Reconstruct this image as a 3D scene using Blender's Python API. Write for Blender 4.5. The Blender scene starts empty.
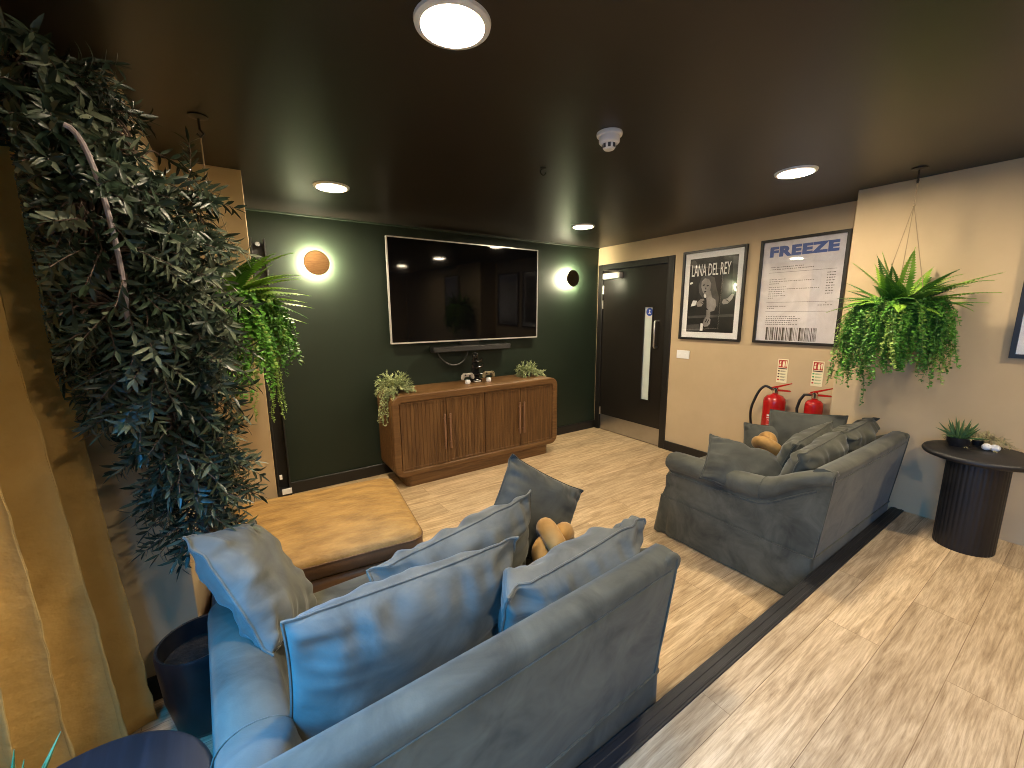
import bpy, math, random
from mathutils import Vector, Matrix, noise

C = bpy.context.scene.collection
sc = bpy.context.scene
R = math.radians
PI = math.pi

# ------------------------------------------------------------------ key dimensions (metres)
CAM_H = 1.521
CEIL = 2.315
UP = 0.209            # height of the raised floor
BACK = 3.80           # green wall
RIGHT = 3.861         # wall with the door
NEAR = 3.548          # nearer right-hand wall
STEP_Y = 0.71         # edge of the raised floor
LEFT = -.86
REAR = -2.6

# ------------------------------------------------------------------ materials
def new_mat(name):
    m = bpy.data.materials.new(name); m.use_nodes = True
    nt = m.node_tree
    b = nt.nodes['Principled BSDF']
    return m, nt, b

def nd(nt, t, **kw):
    n = nt.nodes.new(t)
    for k, v in kw.items():
        if k in n.inputs: n.inputs[k].default_value = v
        else: setattr(n, k, v)
    return n

def coords(nt, scale=(1, 1, 1), which='Object'):
    tc = nd(nt, 'ShaderNodeTexCoord'); mp = nd(nt, 'ShaderNodeMapping')
    mp.inputs['Scale'].default_value = scale
    nt.links.new(tc.outputs[which], mp.inputs['Vector'])
    return mp.outputs['Vector']

def ramp(nt, fac, stops):
    r = nd(nt, 'ShaderNodeValToRGB')
    el = r.color_ramp.elements
    while len(el) < len(stops): el.new(0.5)
    for e, (p, c) in zip(el, stops):
        e.position = p; e.color = (c[0], c[1], c[2], 1)
    nt.links.new(fac, r.inputs['Fac'])
    return r.outputs['Color']

def bump(nt, b, h, strength=.2, dist=.01):
    n = nd(nt, 'ShaderNodeBump', Strength=strength, Distance=dist)
    nt.links.new(h, n.inputs['Height']); nt.links.new(n.outputs['Normal'], b.inputs['Normal'])

def flat(name, col, rough=.5, metal=0, spec=.5, coat=0):
    m, nt, b = new_mat(name)
    b.inputs['Base Color'].default_value = (*col, 1)
    b.inputs['Roughness'].default_value = rough
    b.inputs['Metallic'].default_value = metal
    b.inputs['Specular IOR Level'].default_value = spec
    b.inputs['Coat Weight'].default_value = coat
    return m

def mottled(name, c1, c2, scale=6, rough=.6, bs=.1, bscale=120, bdist=.002, stretch=(1, 1, 1), metal=0, detail=4, spec=.4):
    m, nt, b = new_mat(name)
    v = coords(nt, stretch)
    n = nd(nt, 'ShaderNodeTexNoise', Scale=scale, Detail=detail, Roughness=.6); nt.links.new(v, n.inputs['Vector'])
    nt.links.new(ramp(nt, n.outputs['Fac'], [(.3, c1), (.7, c2)]), b.inputs['Base Color'])
    n2 = nd(nt, 'ShaderNodeTexNoise', Scale=bscale, Detail=3); nt.links.new(v, n2.inputs['Vector'])
    bump(nt, b, n2.outputs['Fac'], bs, bdist)
    b.inputs['Roughness'].default_value = rough; b.inputs['Metallic'].default_value = metal
    b.inputs['Specular IOR Level'].default_value = spec
    return m

def velvet(name, col, var=.45):
    m, nt, b = new_mat(name)
    v = coords(nt, (1, 1, 1))
    n = nd(nt, 'ShaderNodeTexNoise', Scale=5.5, Detail=5, Roughness=.62, Distortion=.8); nt.links.new(v, n.inputs['Vector'])
    c1 = tuple(c * (1 - var) for c in col); c2 = tuple(min(1, c * (1 + var)) for c in col)
    nt.links.new(ramp(nt, n.outputs['Fac'], [(.3, c1), (.5, col), (.72, c2)]), b.inputs['Base Color'])
    n2 = nd(nt, 'ShaderNodeTexNoise', Scale=260, Detail=2); nt.links.new(v, n2.inputs['Vector'])
    bump(nt, b, n2.outputs['Fac'], .12, .002)
    b.inputs['Roughness'].default_value = .72
    b.inputs['Specular IOR Level'].default_value = .25
    b.inputs['Sheen Weight'].default_value = .28
    b.inputs['Sheen Roughness'].default_value = .35
    b.inputs['Sheen Tint'].default_value = (.85, .85, .8, 1)
    return m

def wood(name, c1, c2, c3, axis=2, rough=.45, fine=1.0, coat=0):
    m, nt, b = new_mat(name)
    s = [26 * fine] * 3; s[axis] = 1.6 * fine
    v = coords(nt, s)
    n = nd(nt, 'ShaderNodeTexNoise', Scale=1.6, Detail=7, Roughness=.62, Distortion=.6); nt.links.new(v, n.inputs['Vector'])
    nt.links.new(ramp(nt, n.outputs['Fac'], [(.28, c1), (.5, c2), (.74, c3)]), b.inputs['Base Color'])
    bump(nt, b, n.outputs['Fac'], .12, .004)
    b.inputs['Roughness'].default_value = rough
    b.inputs['Coat Weight'].default_value = coat
    return m

def emit(name, col, s):
    m, nt, b = new_mat(name)
    b.inputs['Base Color'].default_value = (.9, .9, .88, 1)
    b.inputs['Emission Color'].default_value = (*col, 1)
    b.inputs['Emission Strength'].default_value = s
    return m

def glass_mat(name, tint=(1, 1, 1), refl=.08):
    m = bpy.data.materials.new(name); m.use_nodes = True
    nt = m.node_tree; nt.nodes.clear()
    o = nd(nt, 'ShaderNodeOutputMaterial'); mx = nd(nt, 'ShaderNodeMixShader')
    t = nd(nt, 'ShaderNodeBsdfTransparent'); t.inputs['Color'].default_value = (*tint, 1)
    g = nd(nt, 'ShaderNodeBsdfGlossy', Roughness=.02)
    mx.inputs['Fac'].default_value = refl
    nt.links.new(t.outputs[0], mx.inputs[1]); nt.links.new(g.outputs[0], mx.inputs[2])
    nt.links.new(mx.outputs[0], o.inputs['Surface'])
    return m

def floor_mat(name):
    m, nt, b = new_mat(name)
    v = coords(nt)
    br = nd(nt, 'ShaderNodeTexBrick', Scale=1.0)
    br.inputs['Color1'].default_value = (0, 0, 0, 1); br.inputs['Color2'].default_value = (1, 1, 1, 1)
    br.inputs['Mortar'].default_value = (.5, .5, .5, 1)
    br.inputs['Mortar Size'].default_value = .0012
    br.inputs['Mortar Smooth'].default_value = .3
    br.inputs['Brick Width'].default_value = 1.22; br.inputs['Row Height'].default_value = .182
    br.offset = .37; br.offset_frequency = 2
    nt.links.new(v, br.inputs['Vector'])
    # shift the grain from plank to plank
    mul = nd(nt, 'ShaderNodeVectorMath', operation='MULTIPLY'); mul.inputs[1].default_value = (9, 7, 3)
    nt.links.new(br.outputs['Color'], mul.inputs[0])
    add = nd(nt, 'ShaderNodeVectorMath', operation='ADD')
    nt.links.new(v, add.inputs[0]); nt.links.new(mul.outputs[0], add.inputs[1])
    mp = nd(nt, 'ShaderNodeMapping'); mp.inputs['Scale'].default_value = (1.6, 15, 1)
    nt.links.new(add.outputs[0], mp.inputs['Vector'])
    n = nd(nt, 'ShaderNodeTexNoise', Scale=1.5, Detail=8, Roughness=.66, Distortion=1.1); nt.links.new(mp.outputs[0], n.inputs['Vector'])
    grain = ramp(nt, n.outputs['Fac'], [(.24, (.26, .178, .10)), (.42, (.47, .345, .205)), (.56, (.62, .48, .305)), (.78, (.74, .60, .41))])
    mp2 = nd(nt, 'ShaderNodeMapping'); mp2.inputs['Scale'].default_value = (4, 90, 1)
    nt.links.new(add.outputs[0], mp2.inputs['Vector'])
    n2 = nd(nt, 'ShaderNodeTexNoise', Scale=2, Detail=6, Roughness=.7); nt.links.new(mp2.outputs[0], n2.inputs['Vector'])
    fine = ramp(nt, n2.outputs['Fac'], [(.34, (.62, .58, .54)), (.58, (1.0, 1.0, 1.0))])
    tone = ramp(nt, br.outputs['Color'], [(0, (.84, .82, .80)), (1, (1.1, 1.08, 1.05))])
    m1 = nd(nt, 'ShaderNodeMix', data_type='RGBA', blend_type='MULTIPLY'); m1.inputs[0].default_value = 1
    nt.links.new(grain, m1.inputs[6]); nt.links.new(fine, m1.inputs[7])
    m2 = nd(nt, 'ShaderNodeMix', data_type='RGBA', blend_type='MULTIPLY'); m2.inputs[0].default_value = 1
    nt.links.new(m1.outputs[2], m2.inputs[6]); nt.links.new(tone, m2.inputs[7])
    m3 = nd(nt, 'ShaderNodeMix', data_type='RGBA', blend_type='MULTIPLY')
    m3.inputs[7].default_value = (.42, .36, .3, 1)
    nt.links.new(br.outputs['Fac'], m3.inputs[0]); nt.links.new(m2.outputs[2], m3.inputs[6])
    nt.links.new(m3.outputs[2], b.inputs['Base Color'])
    b.inputs['Roughness'].default_value = .42
    b.inputs['Specular IOR Level'].default_value = .35
    bump(nt, b, n.outputs['Fac'], .05, .003)
    return m

def leaf_mat(name, c1, c2, scale=14, rough=.45, trans=.0, tip=None):
    m, nt, b = new_mat(name)
    v = coords(nt)
    n = nd(nt, 'ShaderNodeTexNoise', Scale=scale, Detail=3); nt.links.new(v, n.inputs['Vector'])
    nt.links.new(ramp(nt, n.outputs['Fac'], [(.35, c1), (.65, c2)]), b.inputs['Base Color'])
    b.inputs['Roughness'].default_value = rough
    b.inputs['Specular IOR Level'].default_value = .4
    if trans:
        b.inputs['Subsurface Weight'].default_value = 0
        b.inputs['Transmission Weight'].default_value = 0
    return m

M = {}
M['floor'] = floor_mat('light oak planks')
M['beige'] = mottled('beige wall paint', (.49, .375, .225), (.55, .42, .255), 2.2, .75, .12, 90, .002)
M['green'] = mottled('dark green wall paint', (.0088, .0166, .0094), (.0105, .020, .0112), 2, .55, .06, 90, .001)
M['ceiling'] = mottled('blackish brown ceiling paint', (.016, .0135, .011), (.021, .0175, .0145), 1.6, .38, .05, 60, .001)
M['black_trim'] = flat('black satin paint', (.010, .009, .008), .42)
M['nosing'] = mottled('black rubber nosing', (.010, .010, .011), (.018, .018, .02), 8, .5, .2, 200, .001)
M['door'] = mottled('dark brown door paint', (.012, .0098, .0075), (.015, .0125, .0098), 3, .33, .04, 150, .001)
M['steel'] = mottled('brushed steel', (.50, .48, .46), (.62, .60, .58), 3, .36, .1, 60, .001, (1, 1, 20), 1.0)
M['chrome'] = flat('polished chrome', (.75, .75, .75), .18, 1)
M['silver'] = flat('silver bezel', (.72, .70, .68), .35, .6)
M['screen'] = flat('black glass screen', (.002, .002, .0025), .045, 0, .22)
M['black_plastic'] = flat('black plastic', (.012, .012, .012), .4)
M['black_gloss'] = flat('glossy black plastic', (.008, .008, .008), .12)
M['white_plastic'] = flat('white plastic', (.82, .82, .82), .4)
M['white_paper'] = flat('white mat board', (.92, .92, .91), .7)
M['walnut'] = wood('walnut', (.062, .027, .009), (.118, .056, .018), (.18, .092, .032), 2, .42)
M['walnut_h'] = wood('walnut along', (.072, .032, .010), (.135, .065, .021), (.20, .104, .037), 0, .42)
M['velvet'] = velvet('grey green velvet', (.074, .074, .056), .5)
M['velvet_cush'] = velvet('grey green cushion velvet', (.115, .116, .096), .42)
M['velvet_dark'] = velvet('dark grey green velvet', (.050, .053, .045), .4)
M['velvet_olive'] = velvet('olive cushion velvet', (.066, .066, .048), .45)
M['velvet_blush'] = velvet('taupe velvet', (.20, .155, .135), .3)
M['mustard'] = velvet('mustard velvet', (.34, .19, .055), .35)
M['leather_top'] = mottled('worn tan leather', (.23, .125, .036), (.47, .285, .092), 7, .55, .5, 26, .012, (1, 2.2, 1), 0, 6)
M['leather'] = mottled('brown leather', (.115, .058, .026), (.165, .088, .042), 6, .5, .25, 120, .002)
M['curtain'] = mottled('ochre linen', (.47, .29, .085), (.56, .36, .12), 5, .85, .5, 22, .012, (1, 1, 1), 0, 5, .1)
M['black_wood'] = wood('black stained wood', (.004, .004, .005), (.007, .007, .009), (.014, .014, .018), 1, .5)
M['black_wood_v'] = wood('black stained wood upright', (.0035, .0035, .004), (.006, .006, .007), (.011, .011, .013), 2, .55)
M['pot'] = mottled('black glazed pot', (.010, .010, .011), (.02, .02, .022), 12, .35, .1, 60, .002)
M['soil'] = mottled('dark soil', (.008, .006, .004), (.03, .022, .015), 40, .95, .6, 60, .01)
M['olive'] = leaf_mat('olive leaf', (.009, .020, .012), (.032, .052, .030), 18, .38)
M['olive_light'] = leaf_mat('olive leaf underside', (.07, .095, .06), (.12, .14, .09), 18, .5)
M['bark'] = mottled('grey brown bark', (.055, .035, .026), (.13, .09, .07), 20, .85, .5, 60, .004, (1, 1, .3))
M['stem_pale'] = mottled('pale grey stem', (.22, .18, .18), (.34, .29, .30), 20, .7, .3, 80, .002, (1, 1, .2))
M['fern'] = leaf_mat('bright fern', (.12, .28, .02), (.27, .46, .05), 9)
M['fern_dark'] = leaf_mat('deep green fern', (.03, .11, .015), (.075, .21, .03), 10)
M['trail'] = leaf_mat('trailing green leaf', (.05, .18, .02), (.13, .34, .04), 14)
M['trail_pale'] = leaf_mat('pale trailing leaf', (.14, .25, .04), (.28, .40, .09), 14)
M['grass_pale'] = leaf_mat('pale sage sprig', (.20, .26, .11), (.40, .44, .22), 18, .6)
M['straw'] = leaf_mat('straw sprig', (.30, .26, .12), (.42, .38, .2), 18, .7)
M['succ'] = leaf_mat('green succulent', (.05, .12, .04), (.14, .22, .08), 12, .5)
M['string'] = flat('jute string', (.32, .24, .14), .9)
M['red'] = flat('red enamel', (.38, .009, .009), .22, 0, .5, .4)
M['rubber'] = flat('black rubber hose', (.010, .010, .010), .5)
M['label_white'] = flat('label white', (.70, .66, .62), .5)
M['sign_cream'] = flat('cream sign plastic', (.80, .74, .50), .5)
M['sign_red'] = flat('sign red', (.42, .022, .012), .5)
M['sign_green'] = flat('sign green', (.06, .30, .10), .5)
M['sign_dark'] = flat('sign dark brown', (.07, .03, .02), .5)
M['sign_blue'] = flat('sign blue', (.012, .055, .36), .45)
M['ink'] = flat('black ink', (.012, .012, .014), .6)
M['ink_grey'] = flat('grey ink', (.07, .07, .08), .6)
M['freeze_blue'] = flat('blue ink', (.055, .115, .36), .55)
M['copper'] = mottled('brushed copper', (.17, .09, .036), (.26, .145, .06), 14, .42, .15, 60, .001, (1, 6, 1), .85)
M['copper_shaded'] = mottled('dark bronze', (.030, .020, .012), (.05, .034, .02), 14, .45, .15, 60, .001, (1, 6, 1), .8)  # the copper again, its missing reflection put into a darker colour
M['downlight'] = emit('warm white diffuser', (1.0, .82, .57), 270)
M['halo'] = emit('sconce light ring', (1.0, .90, .60), 620)
M['frosted'] = flat('frosted pane', (.60, .66, .60), .3)
M['glass'] = glass_mat('clear glass')
M['win_frame'] = flat('white window frame', (.75, .75, .74), .45)

def paper_receipt():
    m, nt, b = new_mat('crumpled receipt paper')
    v = coords(nt, (1, 1, 1))
    n = nd(nt, 'ShaderNodeTexNoise', Scale=5, Detail=3, Roughness=.5, Distortion=1.5); nt.links.new(v, n.inputs['Vector'])
    nt.links.new(ramp(nt, n.outputs['Fac'], [(.3, (.60, .58, .61)), (.7, (.80, .78, .81))]), b.inputs['Base Color'])
    vo = nd(nt, 'ShaderNodeTexVoronoi', Scale=6); nt.links.new(v, vo.inputs['Vector'])
    bump(nt, b, vo.outputs['Distance'], .25, .02)
    b.inputs['Roughness'].default_value = .7
    return m
M['receipt'] = paper_receipt()
M['photo_black'] = mottled('dark printed photo', (.006, .006, .006), (.022, .022, .021), 5, .5, 0, 50, .001)
M['photo_grey'] = mottled('grey printed skin', (.18, .17, .16), (.40, .38, .36), 7, .5, 0, 50, .001)
M['photo_mid'] = mottled('mid grey print', (.05, .05, .048), (.11, .105, .10), 9, .5, 0, 50, .001)
M['photo_light'] = flat('light grey print', (.85, .84, .82), .5)
M['dark_print'] = mottled('pale printed art', (.42, .40, .50), (.62, .60, .68), 4, .5, 0, 50, .001)

# ------------------------------------------------------------------ mesh builder
class MB:
    def __init__(s): s.v = []; s.f = []
    def add(s, vs, fs, mat=None):
        b = len(s.v)
        s.v += [tuple(mat @ Vector(p)) if mat else tuple(p) for p in vs]
        s.f += [tuple(b + i for i in f) for f in fs]
        return s
    def box(s, x0, x1, y0, y1, z0, z1, mat=None):
        vs = [(x, y, z) for z in (z0, z1) for y in (y0, y1) for x in (x0, x1)]
        return s.add(vs, [(0, 2, 3, 1), (4, 5, 7, 6), (0, 1, 5, 4), (2, 6, 7, 3), (0, 4, 6, 2), (1, 3, 7, 5)], mat)
    def tube(s, path, r, n=8, closed=False, mat=None, flatten=1.0):
        P = [Vector(p) for p in path]; m = len(P)
        rs = r if isinstance(r, (list, tuple)) else [r] * m
        T = []
        for i in range(m):
            a = P[(i - 1) % m] if (closed or i > 0) else P[0]
            b = P[(i + 1) % m] if (closed or i < m - 1) else P[-1]
            d = b - a
            T.append(d.normalized() if d.length > 1e-9 else Vector((0, 0, 1)))
        ref = Vector((0, 0, 1)) if abs(T[0].z) < .9 else Vector((1, 0, 0))
        N = (ref - T[0] * ref.dot(T[0])).normalized()
        vs = []
        for i in range(m):
            N = (N - T[i] * N.dot(T[i]))
            N = N.normalized() if N.length > 1e-9 else T[i].orthogonal().normalized()
            B = T[i].cross(N)
            for k in range(n):
                a = 2 * PI * k / n
                vs.append(P[i] + (N * math.cos(a) * flatten + B * math.sin(a)) * rs[i])
        fs = []
        for i in range(m if closed else m - 1):
            for k in range(n):
                a = i * n + k; b = i * n + (k + 1) % n
                c = ((i + 1) % m) * n + (k + 1) % n; d = ((i + 1) % m) * n + k
                fs.append((a, b, c, d))
        if not closed:
            fs.append(tuple(reversed(range(n)))); fs.append(tuple((m - 1) * n + k for k in range(n)))
        return s.add(vs, fs, mat)
    def lathe(s, prof, n=40, mat=None, wob=None):
        vs = []; fs = []
        for (r, z) in prof:
            for k in range(n):
                a = 2 * PI * k / n
                rr = r * (wob(a, z) if wob else 1)
                vs.append((rr * math.cos(a), rr * math.sin(a), z))
        for i in range(len(prof) - 1):
            for k in range(n):
                fs.append((i * n + k, i * n + (k + 1) % n, (i + 1) * n + (k + 1) % n, (i + 1) * n + k))
        if prof[0][0] > 1e-6: fs.append(tuple(reversed(range(n))))
        if prof[-1][0] > 1e-6: fs.append(tuple((len(prof) - 1) * n + k for k in range(n)))
        return s.add(vs, fs, mat)
    def prism(s, poly, d0, d1, mp, mat=None):
        """poly in 2-D, mp(a, b, d) -> 3-D point"""
        n = len(poly)
        vs = [mp(a, b, d0) for a, b in poly] + [mp(a, b, d1) for a, b in poly]
        fs = [tuple(range(n)), tuple(reversed(range(n, 2 * n)))]
        for i in range(n):
            j = (i + 1) % n
            fs.append((i, i + n, j + n, j))
        return s.add(vs, fs, mat)
    def ring(s, outer, inner, d0, d1, mp, mat=None):
        n = len(outer)
        vs = []
        for d in (d0, d1):
            vs += [mp(a, b, d) for a, b in outer] + [mp(a, b, d) for a, b in inner]
        fs = []
        for i in range(n):
            j = (i + 1) % n
            fs += [(i, j, n + j, n + i), (2 * n + i, 3 * n + i, 3 * n + j, 2 * n + j),
                   (i, 2 * n + i, 2 * n + j, j), (n + i, n + j, 3 * n + j, 3 * n + i)]
        return s.add(vs, fs, mat)
    def loft(s, rings, cap=True, closed_ring=True, mat=None):
        n = len(rings[0]); vs = [p for r in rings for p in r]; fs = []
        for i in range(len(rings) - 1):
            for k in range(n if closed_ring else n - 1):
                fs.append((i * n + k, i * n + (k + 1) % n, (i + 1) * n + (k + 1) % n, (i + 1) * n + k))
        if cap:
            fs.append(tuple(reversed(range(n)))); fs.append(tuple((len(rings) - 1) * n + k for k in range(n)))
        return s.add(vs, fs, mat)
    def sphere(s, c, r, n=16, m=10):
        rx, ry, rz = r if isinstance(r, (tuple, list)) else (r, r, r)
        prof = []
        vs = []; fs = []
        vs.append((c[0], c[1], c[2] - rz))
        for i in range(1, m):
            t = -PI / 2 + PI * i / m
            for k in range(n):
                a = 2 * PI * k / n
                vs.append((c[0] + rx * math.cos(t) * math.cos(a), c[1] + ry * math.cos(t) * math.sin(a), c[2] + rz * math.sin(t)))
        vs.append((c[0], c[1], c[2] + rz)); top = len(vs) - 1
        for k in range(n):
            fs.append((0, 1 + (k + 1) % n, 1 + k))
            b = 1 + (m - 2) * n
            fs.append((top, b + k, b + (k + 1) % n))
        for i in range(m - 2):
            for k in range(n):
                fs.append((1 + i * n + k, 1 + i * n + (k + 1) % n, 1 + (i + 1) * n + (k + 1) % n, 1 + (i + 1) * n + k))
        return s.add(vs, fs)
    def leaf(s, p, d, nrm, L, W, fold=.15, curl=0.0):
        d = d.normalized(); side = d.cross(nrm)
        side = side.normalized() if side.length > 1e-6 else d.orthogonal().normalized()
        up = side.cross(d).normalized()
        a = p + d * L * .38 - up * curl * L * .1; b = p + d * L * .74 - up * curl * L * .35; t = p + d * L - up * curl * L * .7
        vs = [p, a + side * W * .5 + up * W * fold, b + side * W * .36 + up * W * fold, t, b - side * W * .36 + up * W * fold, a - side * W * .5 + up * W * fold, a, b]
        fs = [(0, 6, 1), (1, 6, 7, 2), (2, 7, 3), (0, 5, 6), (5, 4, 7, 6), (4, 3, 7)]
        return s.add(vs, fs)
    def build(s, name, mat, parent=None, smooth=True, bevel=0, seg=2, sub=0, angle=42, fix=True):
        me = bpy.data.meshes.new(name)
        me.from_pydata(s.v, [], s.f)
        if fix:
            import bmesh
            bm = bmesh.new(); bm.from_mesh(me)
            bmesh.ops.recalc_face_normals(bm, faces=bm.faces[:])
            bm.to_mesh(me); bm.free()
        me.update()
        o = bpy.data.objects.new(name, me); C.objects.link(o)
        if mat: me.materials.append(mat)
        if smooth:
            me.polygons.foreach_set('use_smooth', [True] * len(me.polygons))
            if not sub: me.set_sharp_from_angle(angle=R(angle))
        if bevel:
            b = o.modifiers.new('bevel', 'BEVEL'); b.width = bevel; b.segments = seg; b.limit_method = 'ANGLE'; b.angle_limit = R(40)
            b.harden_normals = False
        if sub:
            q = o.modifiers.new('subdivision', 'SUBSURF'); q.levels = sub; q.render_levels = sub
        if parent: o.parent = parent
        return o

def tag(o, label=None, cat=None, group=None, kind=None):
    if label: o['label'] = label
    if cat: o['category'] = cat
    if group: o['group'] = group
    if kind: o['kind'] = kind
    return o

def empty(name, loc=(0, 0, 0), rz=0):
    o = bpy.data.objects.new(name, None); C.objects.link(o)
    o.location = loc; o.rotation_euler = (0, 0, rz); o.empty_display_size = .1
    return o

def wall_root(name, pos, facing):
    """local x = to the right as one looks at the wall, y = up, z = out of the wall"""
    o = empty(name)
    cols = {'-x': ((0, -1, 0), (0, 0, 1), (-1, 0, 0)), '-y': ((1, 0, 0), (0, 0, 1), (0, -1, 0)), '+x': ((0, 1, 0), (0, 0, 1), (1, 0, 0))}[facing]
    m = Matrix((cols[0], cols[1], cols[2])).transposed().to_4x4(); m.translation = Vector(pos)
    o.matrix_world = m
    return o

def struct(name, mb, mat, **kw):
    o = mb.build(name, mat, **kw); o['kind'] = 'structure'
    return o

def copy_tree(o, parent=None):
    c = o.copy(); C.objects.link(c); c.parent = parent
    for ch in [x for x in bpy.data.objects if x.parent == o]:
        copy_tree(ch, c)
    return c

def text_mesh(body, size, mat, name, parent, loc, sx=1.0, depth=.0006, offset=0.0, shear=0, spacing=1.0, align='CENTER'):
    cu = bpy.data.curves.new(name + '_curve', 'FONT'); cu.body = body; cu.size = size
    cu.align_x = align; cu.align_y = 'CENTER'; cu.extrude = depth; cu.offset = offset; cu.space_character = spacing; cu.shear = shear
    cu.resolution_u = 3
    t = bpy.data.objects.new(name + '_text', cu); C.objects.link(t)
    dg = bpy.context.evaluated_depsgraph_get()
    me = bpy.data.meshes.new_from_object(t.evaluated_get(dg))
    bpy.data.objects.remove(t); bpy.data.curves.remove(cu)
    me.materials.clear(); me.materials.append(mat)
    for v in me.vertices: v.co.x *= sx
    o = bpy.data.objects.new(name, me); C.objects.link(o)
    o.parent = parent; o.location = loc
    return o

def rrect(x0, x1, y0, y1, r, n=6):
    pts = []
    for cx, cy, a0 in ((x1 - r, y1 - r, 0), (x0 + r, y1 - r, 90), (x0 + r, y0 + r, 180), (x1 - r, y0 + r, 270)):
        for i in range(n + 1):
            a = R(a0 + 90 * i / n); pts.append((cx + r * math.cos(a), cy + r * math.sin(a)))
    return pts

XY = lambda a, b, d: (a, b, d)
XZ = lambda a, b, d: (a, d, b)
YZ = lambda a, b, d: (d, a, b)

# ------------------------------------------------------------------ the room
struct('floor_lower', MB().box(LEFT - .2, RIGHT + .15, STEP_Y - .03, BACK + .1, -.12, 0), M['floor'], smooth=False)
struct('floor_upper', MB().box(LEFT - .2, NEAR + .1, REAR - .1, STEP_Y - .012, -.12, UP), M['floor'], smooth=False)
struct('ceiling', MB().box(LEFT - .2, RIGHT + .15, REAR - .1, BACK + .1, CEIL, CEIL + .12), M['ceiling'], smooth=False)
struct('wall_back', MB().box(.101, RIGHT + .15, BACK, BACK + .12, 0, CEIL), M['green'], smooth=False)
struct('wall_nib', MB().box(-.40, .101, 2.85, BACK + .12, 0, CEIL), M['beige'], smooth=False, bevel=.003)
struct('wall_pillar', MB().box(LEFT - .15, -.257, 1.967, BACK + .12, 0, CEIL), M['beige'], smooth=False, bevel=.003)
wr = MB()
DY0, DY1, DZ = 2.70, 3.785, 2.105     # door opening with its frame
wr.box(RIGHT, RIGHT + .12, 1.0, DY0, 0, CEIL).box(RIGHT, RIGHT + .12, DY1, BACK, 0, CEIL).box(RIGHT, RIGHT + .12, DY0, DY1, DZ, CEIL)
struct('wall_right', wr, M['beige'], smooth=False)
struct('wall_near_right', MB().box(NEAR, RIGHT + .12, REAR - .1, 1.118, 0, CEIL), M['beige'], smooth=False, bevel=.003)
struct('wall_rear', MB().box(LEFT - .15, NEAR, REAR - .12, REAR, 0, CEIL), M['beige'], smooth=False)
wl = MB()
WY0, WY1, WZ0, WZ1 = .25, 1.20, .62, 2.10
wl.box(LEFT - .15, LEFT, REAR, -.95, 0, CEIL).box(LEFT - .15, LEFT, .05, WY0, 0, CEIL).box(LEFT - .15, LEFT, WY1, 1.967, 0, CEIL)
W2A, W2B = -.95, .05
for a_, b_ in ((WY0, WY1), (W2A, W2B)):
    wl.box(LEFT - .15, LEFT, a_, b_, 0, WZ0).box(LEFT - .15, LEFT, a_, b_, WZ1, CEIL)
struct('wall_left', wl, M['beige'], smooth=False)
# windows in the left wall
def window(name, y0, y1):
    w = wall_root(name, (LEFT, (y0 + y1) / 2, (WZ0 + WZ1) / 2), '+x'); w['kind'] = 'structure'
    ww, wh = (y1 - y0) / 2, (WZ1 - WZ0) / 2
    fr = MB().box(-ww, ww, -wh, -wh + .06, -.11, -.05).box(-ww, ww, wh - .06, wh, -.11, -.05)
    fr.box(-ww, -ww + .06, -wh, wh, -.11, -.05).box(ww - .06, ww, -wh, wh, -.11, -.05)
    fr.build('window_frame', M['win_frame'], w, smooth=False, bevel=.004)
    MB().box(-ww + .05, ww - .05, -wh + .05, wh - .05, -.083, -.077).build('window_glass', M['glass'], w, smooth=False)
    MB().box(-ww - .03, ww + .03, -wh - .03, -wh, -.05, .03).build('window_sill', M['win_frame'], w, smooth=False, bevel=.004)
window('window_1', WY0, WY1)
window('added_window_2', W2A, W2B)  # added out of view to bring daylight to the near side

# skirting boards
def skirt(name, x0, x1, y0, y1, h=.105):
    struct(name, MB().box(x0, x1, y0, y1, 0, h), M['black_trim'], bevel=.006, seg=2)
skirt('baseboard_back', .101, RIGHT, BACK - .018, BACK)
skirt('baseboard_right', RIGHT - .018, RIGHT, 1.118, DY0)
skirt('baseboard_pillar', LEFT, -.257, 1.967 - .018, 1.967)
skirt('baseboard_pillar_side', -.257, -.239, 1.967, 2.85)
skirt('baseboard_nib', -.239, .101, 2.832, 2.85)
struct('trim_1', MB().box(LEFT, NEAR, STEP_Y - .065, STEP_Y, UP - .014, UP + .006).box(LEFT, NEAR, STEP_Y - .03, STEP_Y - .01, UP + .004, UP + .009).box(LEFT, NEAR, STEP_Y - .058, STEP_Y - .048, UP + .004, UP + .009).box(LEFT, NEAR, STEP_Y - .014, STEP_Y, 0, UP), M['nosing'], bevel=.003)
cv = MB().prism([(0, 0), (-.016, 0), (-.013, -.010), (-.004, -.014), (0, -.014)], .101, RIGHT, lambda a, b, d: (d, BACK + a, CEIL + b))
struct('trim_2', cv, M['green'])

# ------------------------------------------------------------------ door
d = wall_root('door_1', (RIGHT, (DY0 + DY1) / 2, 0), '-x'); d['kind'] = 'structure'
hw = (DY1 - DY0) / 2
f = MB()
f.box(-hw, -hw + .075, 0, DZ, -.12, .014).box(hw - .075, hw, 0, DZ, -.12, .014).box(-hw + .075, hw - .075, DZ - .07, DZ, -.12, .014)
f.build('door_frame', M['black_trim'], d, bevel=.004)
lx0, lx1, lz1 = -hw + .079, hw - .079, DZ - .074
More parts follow.
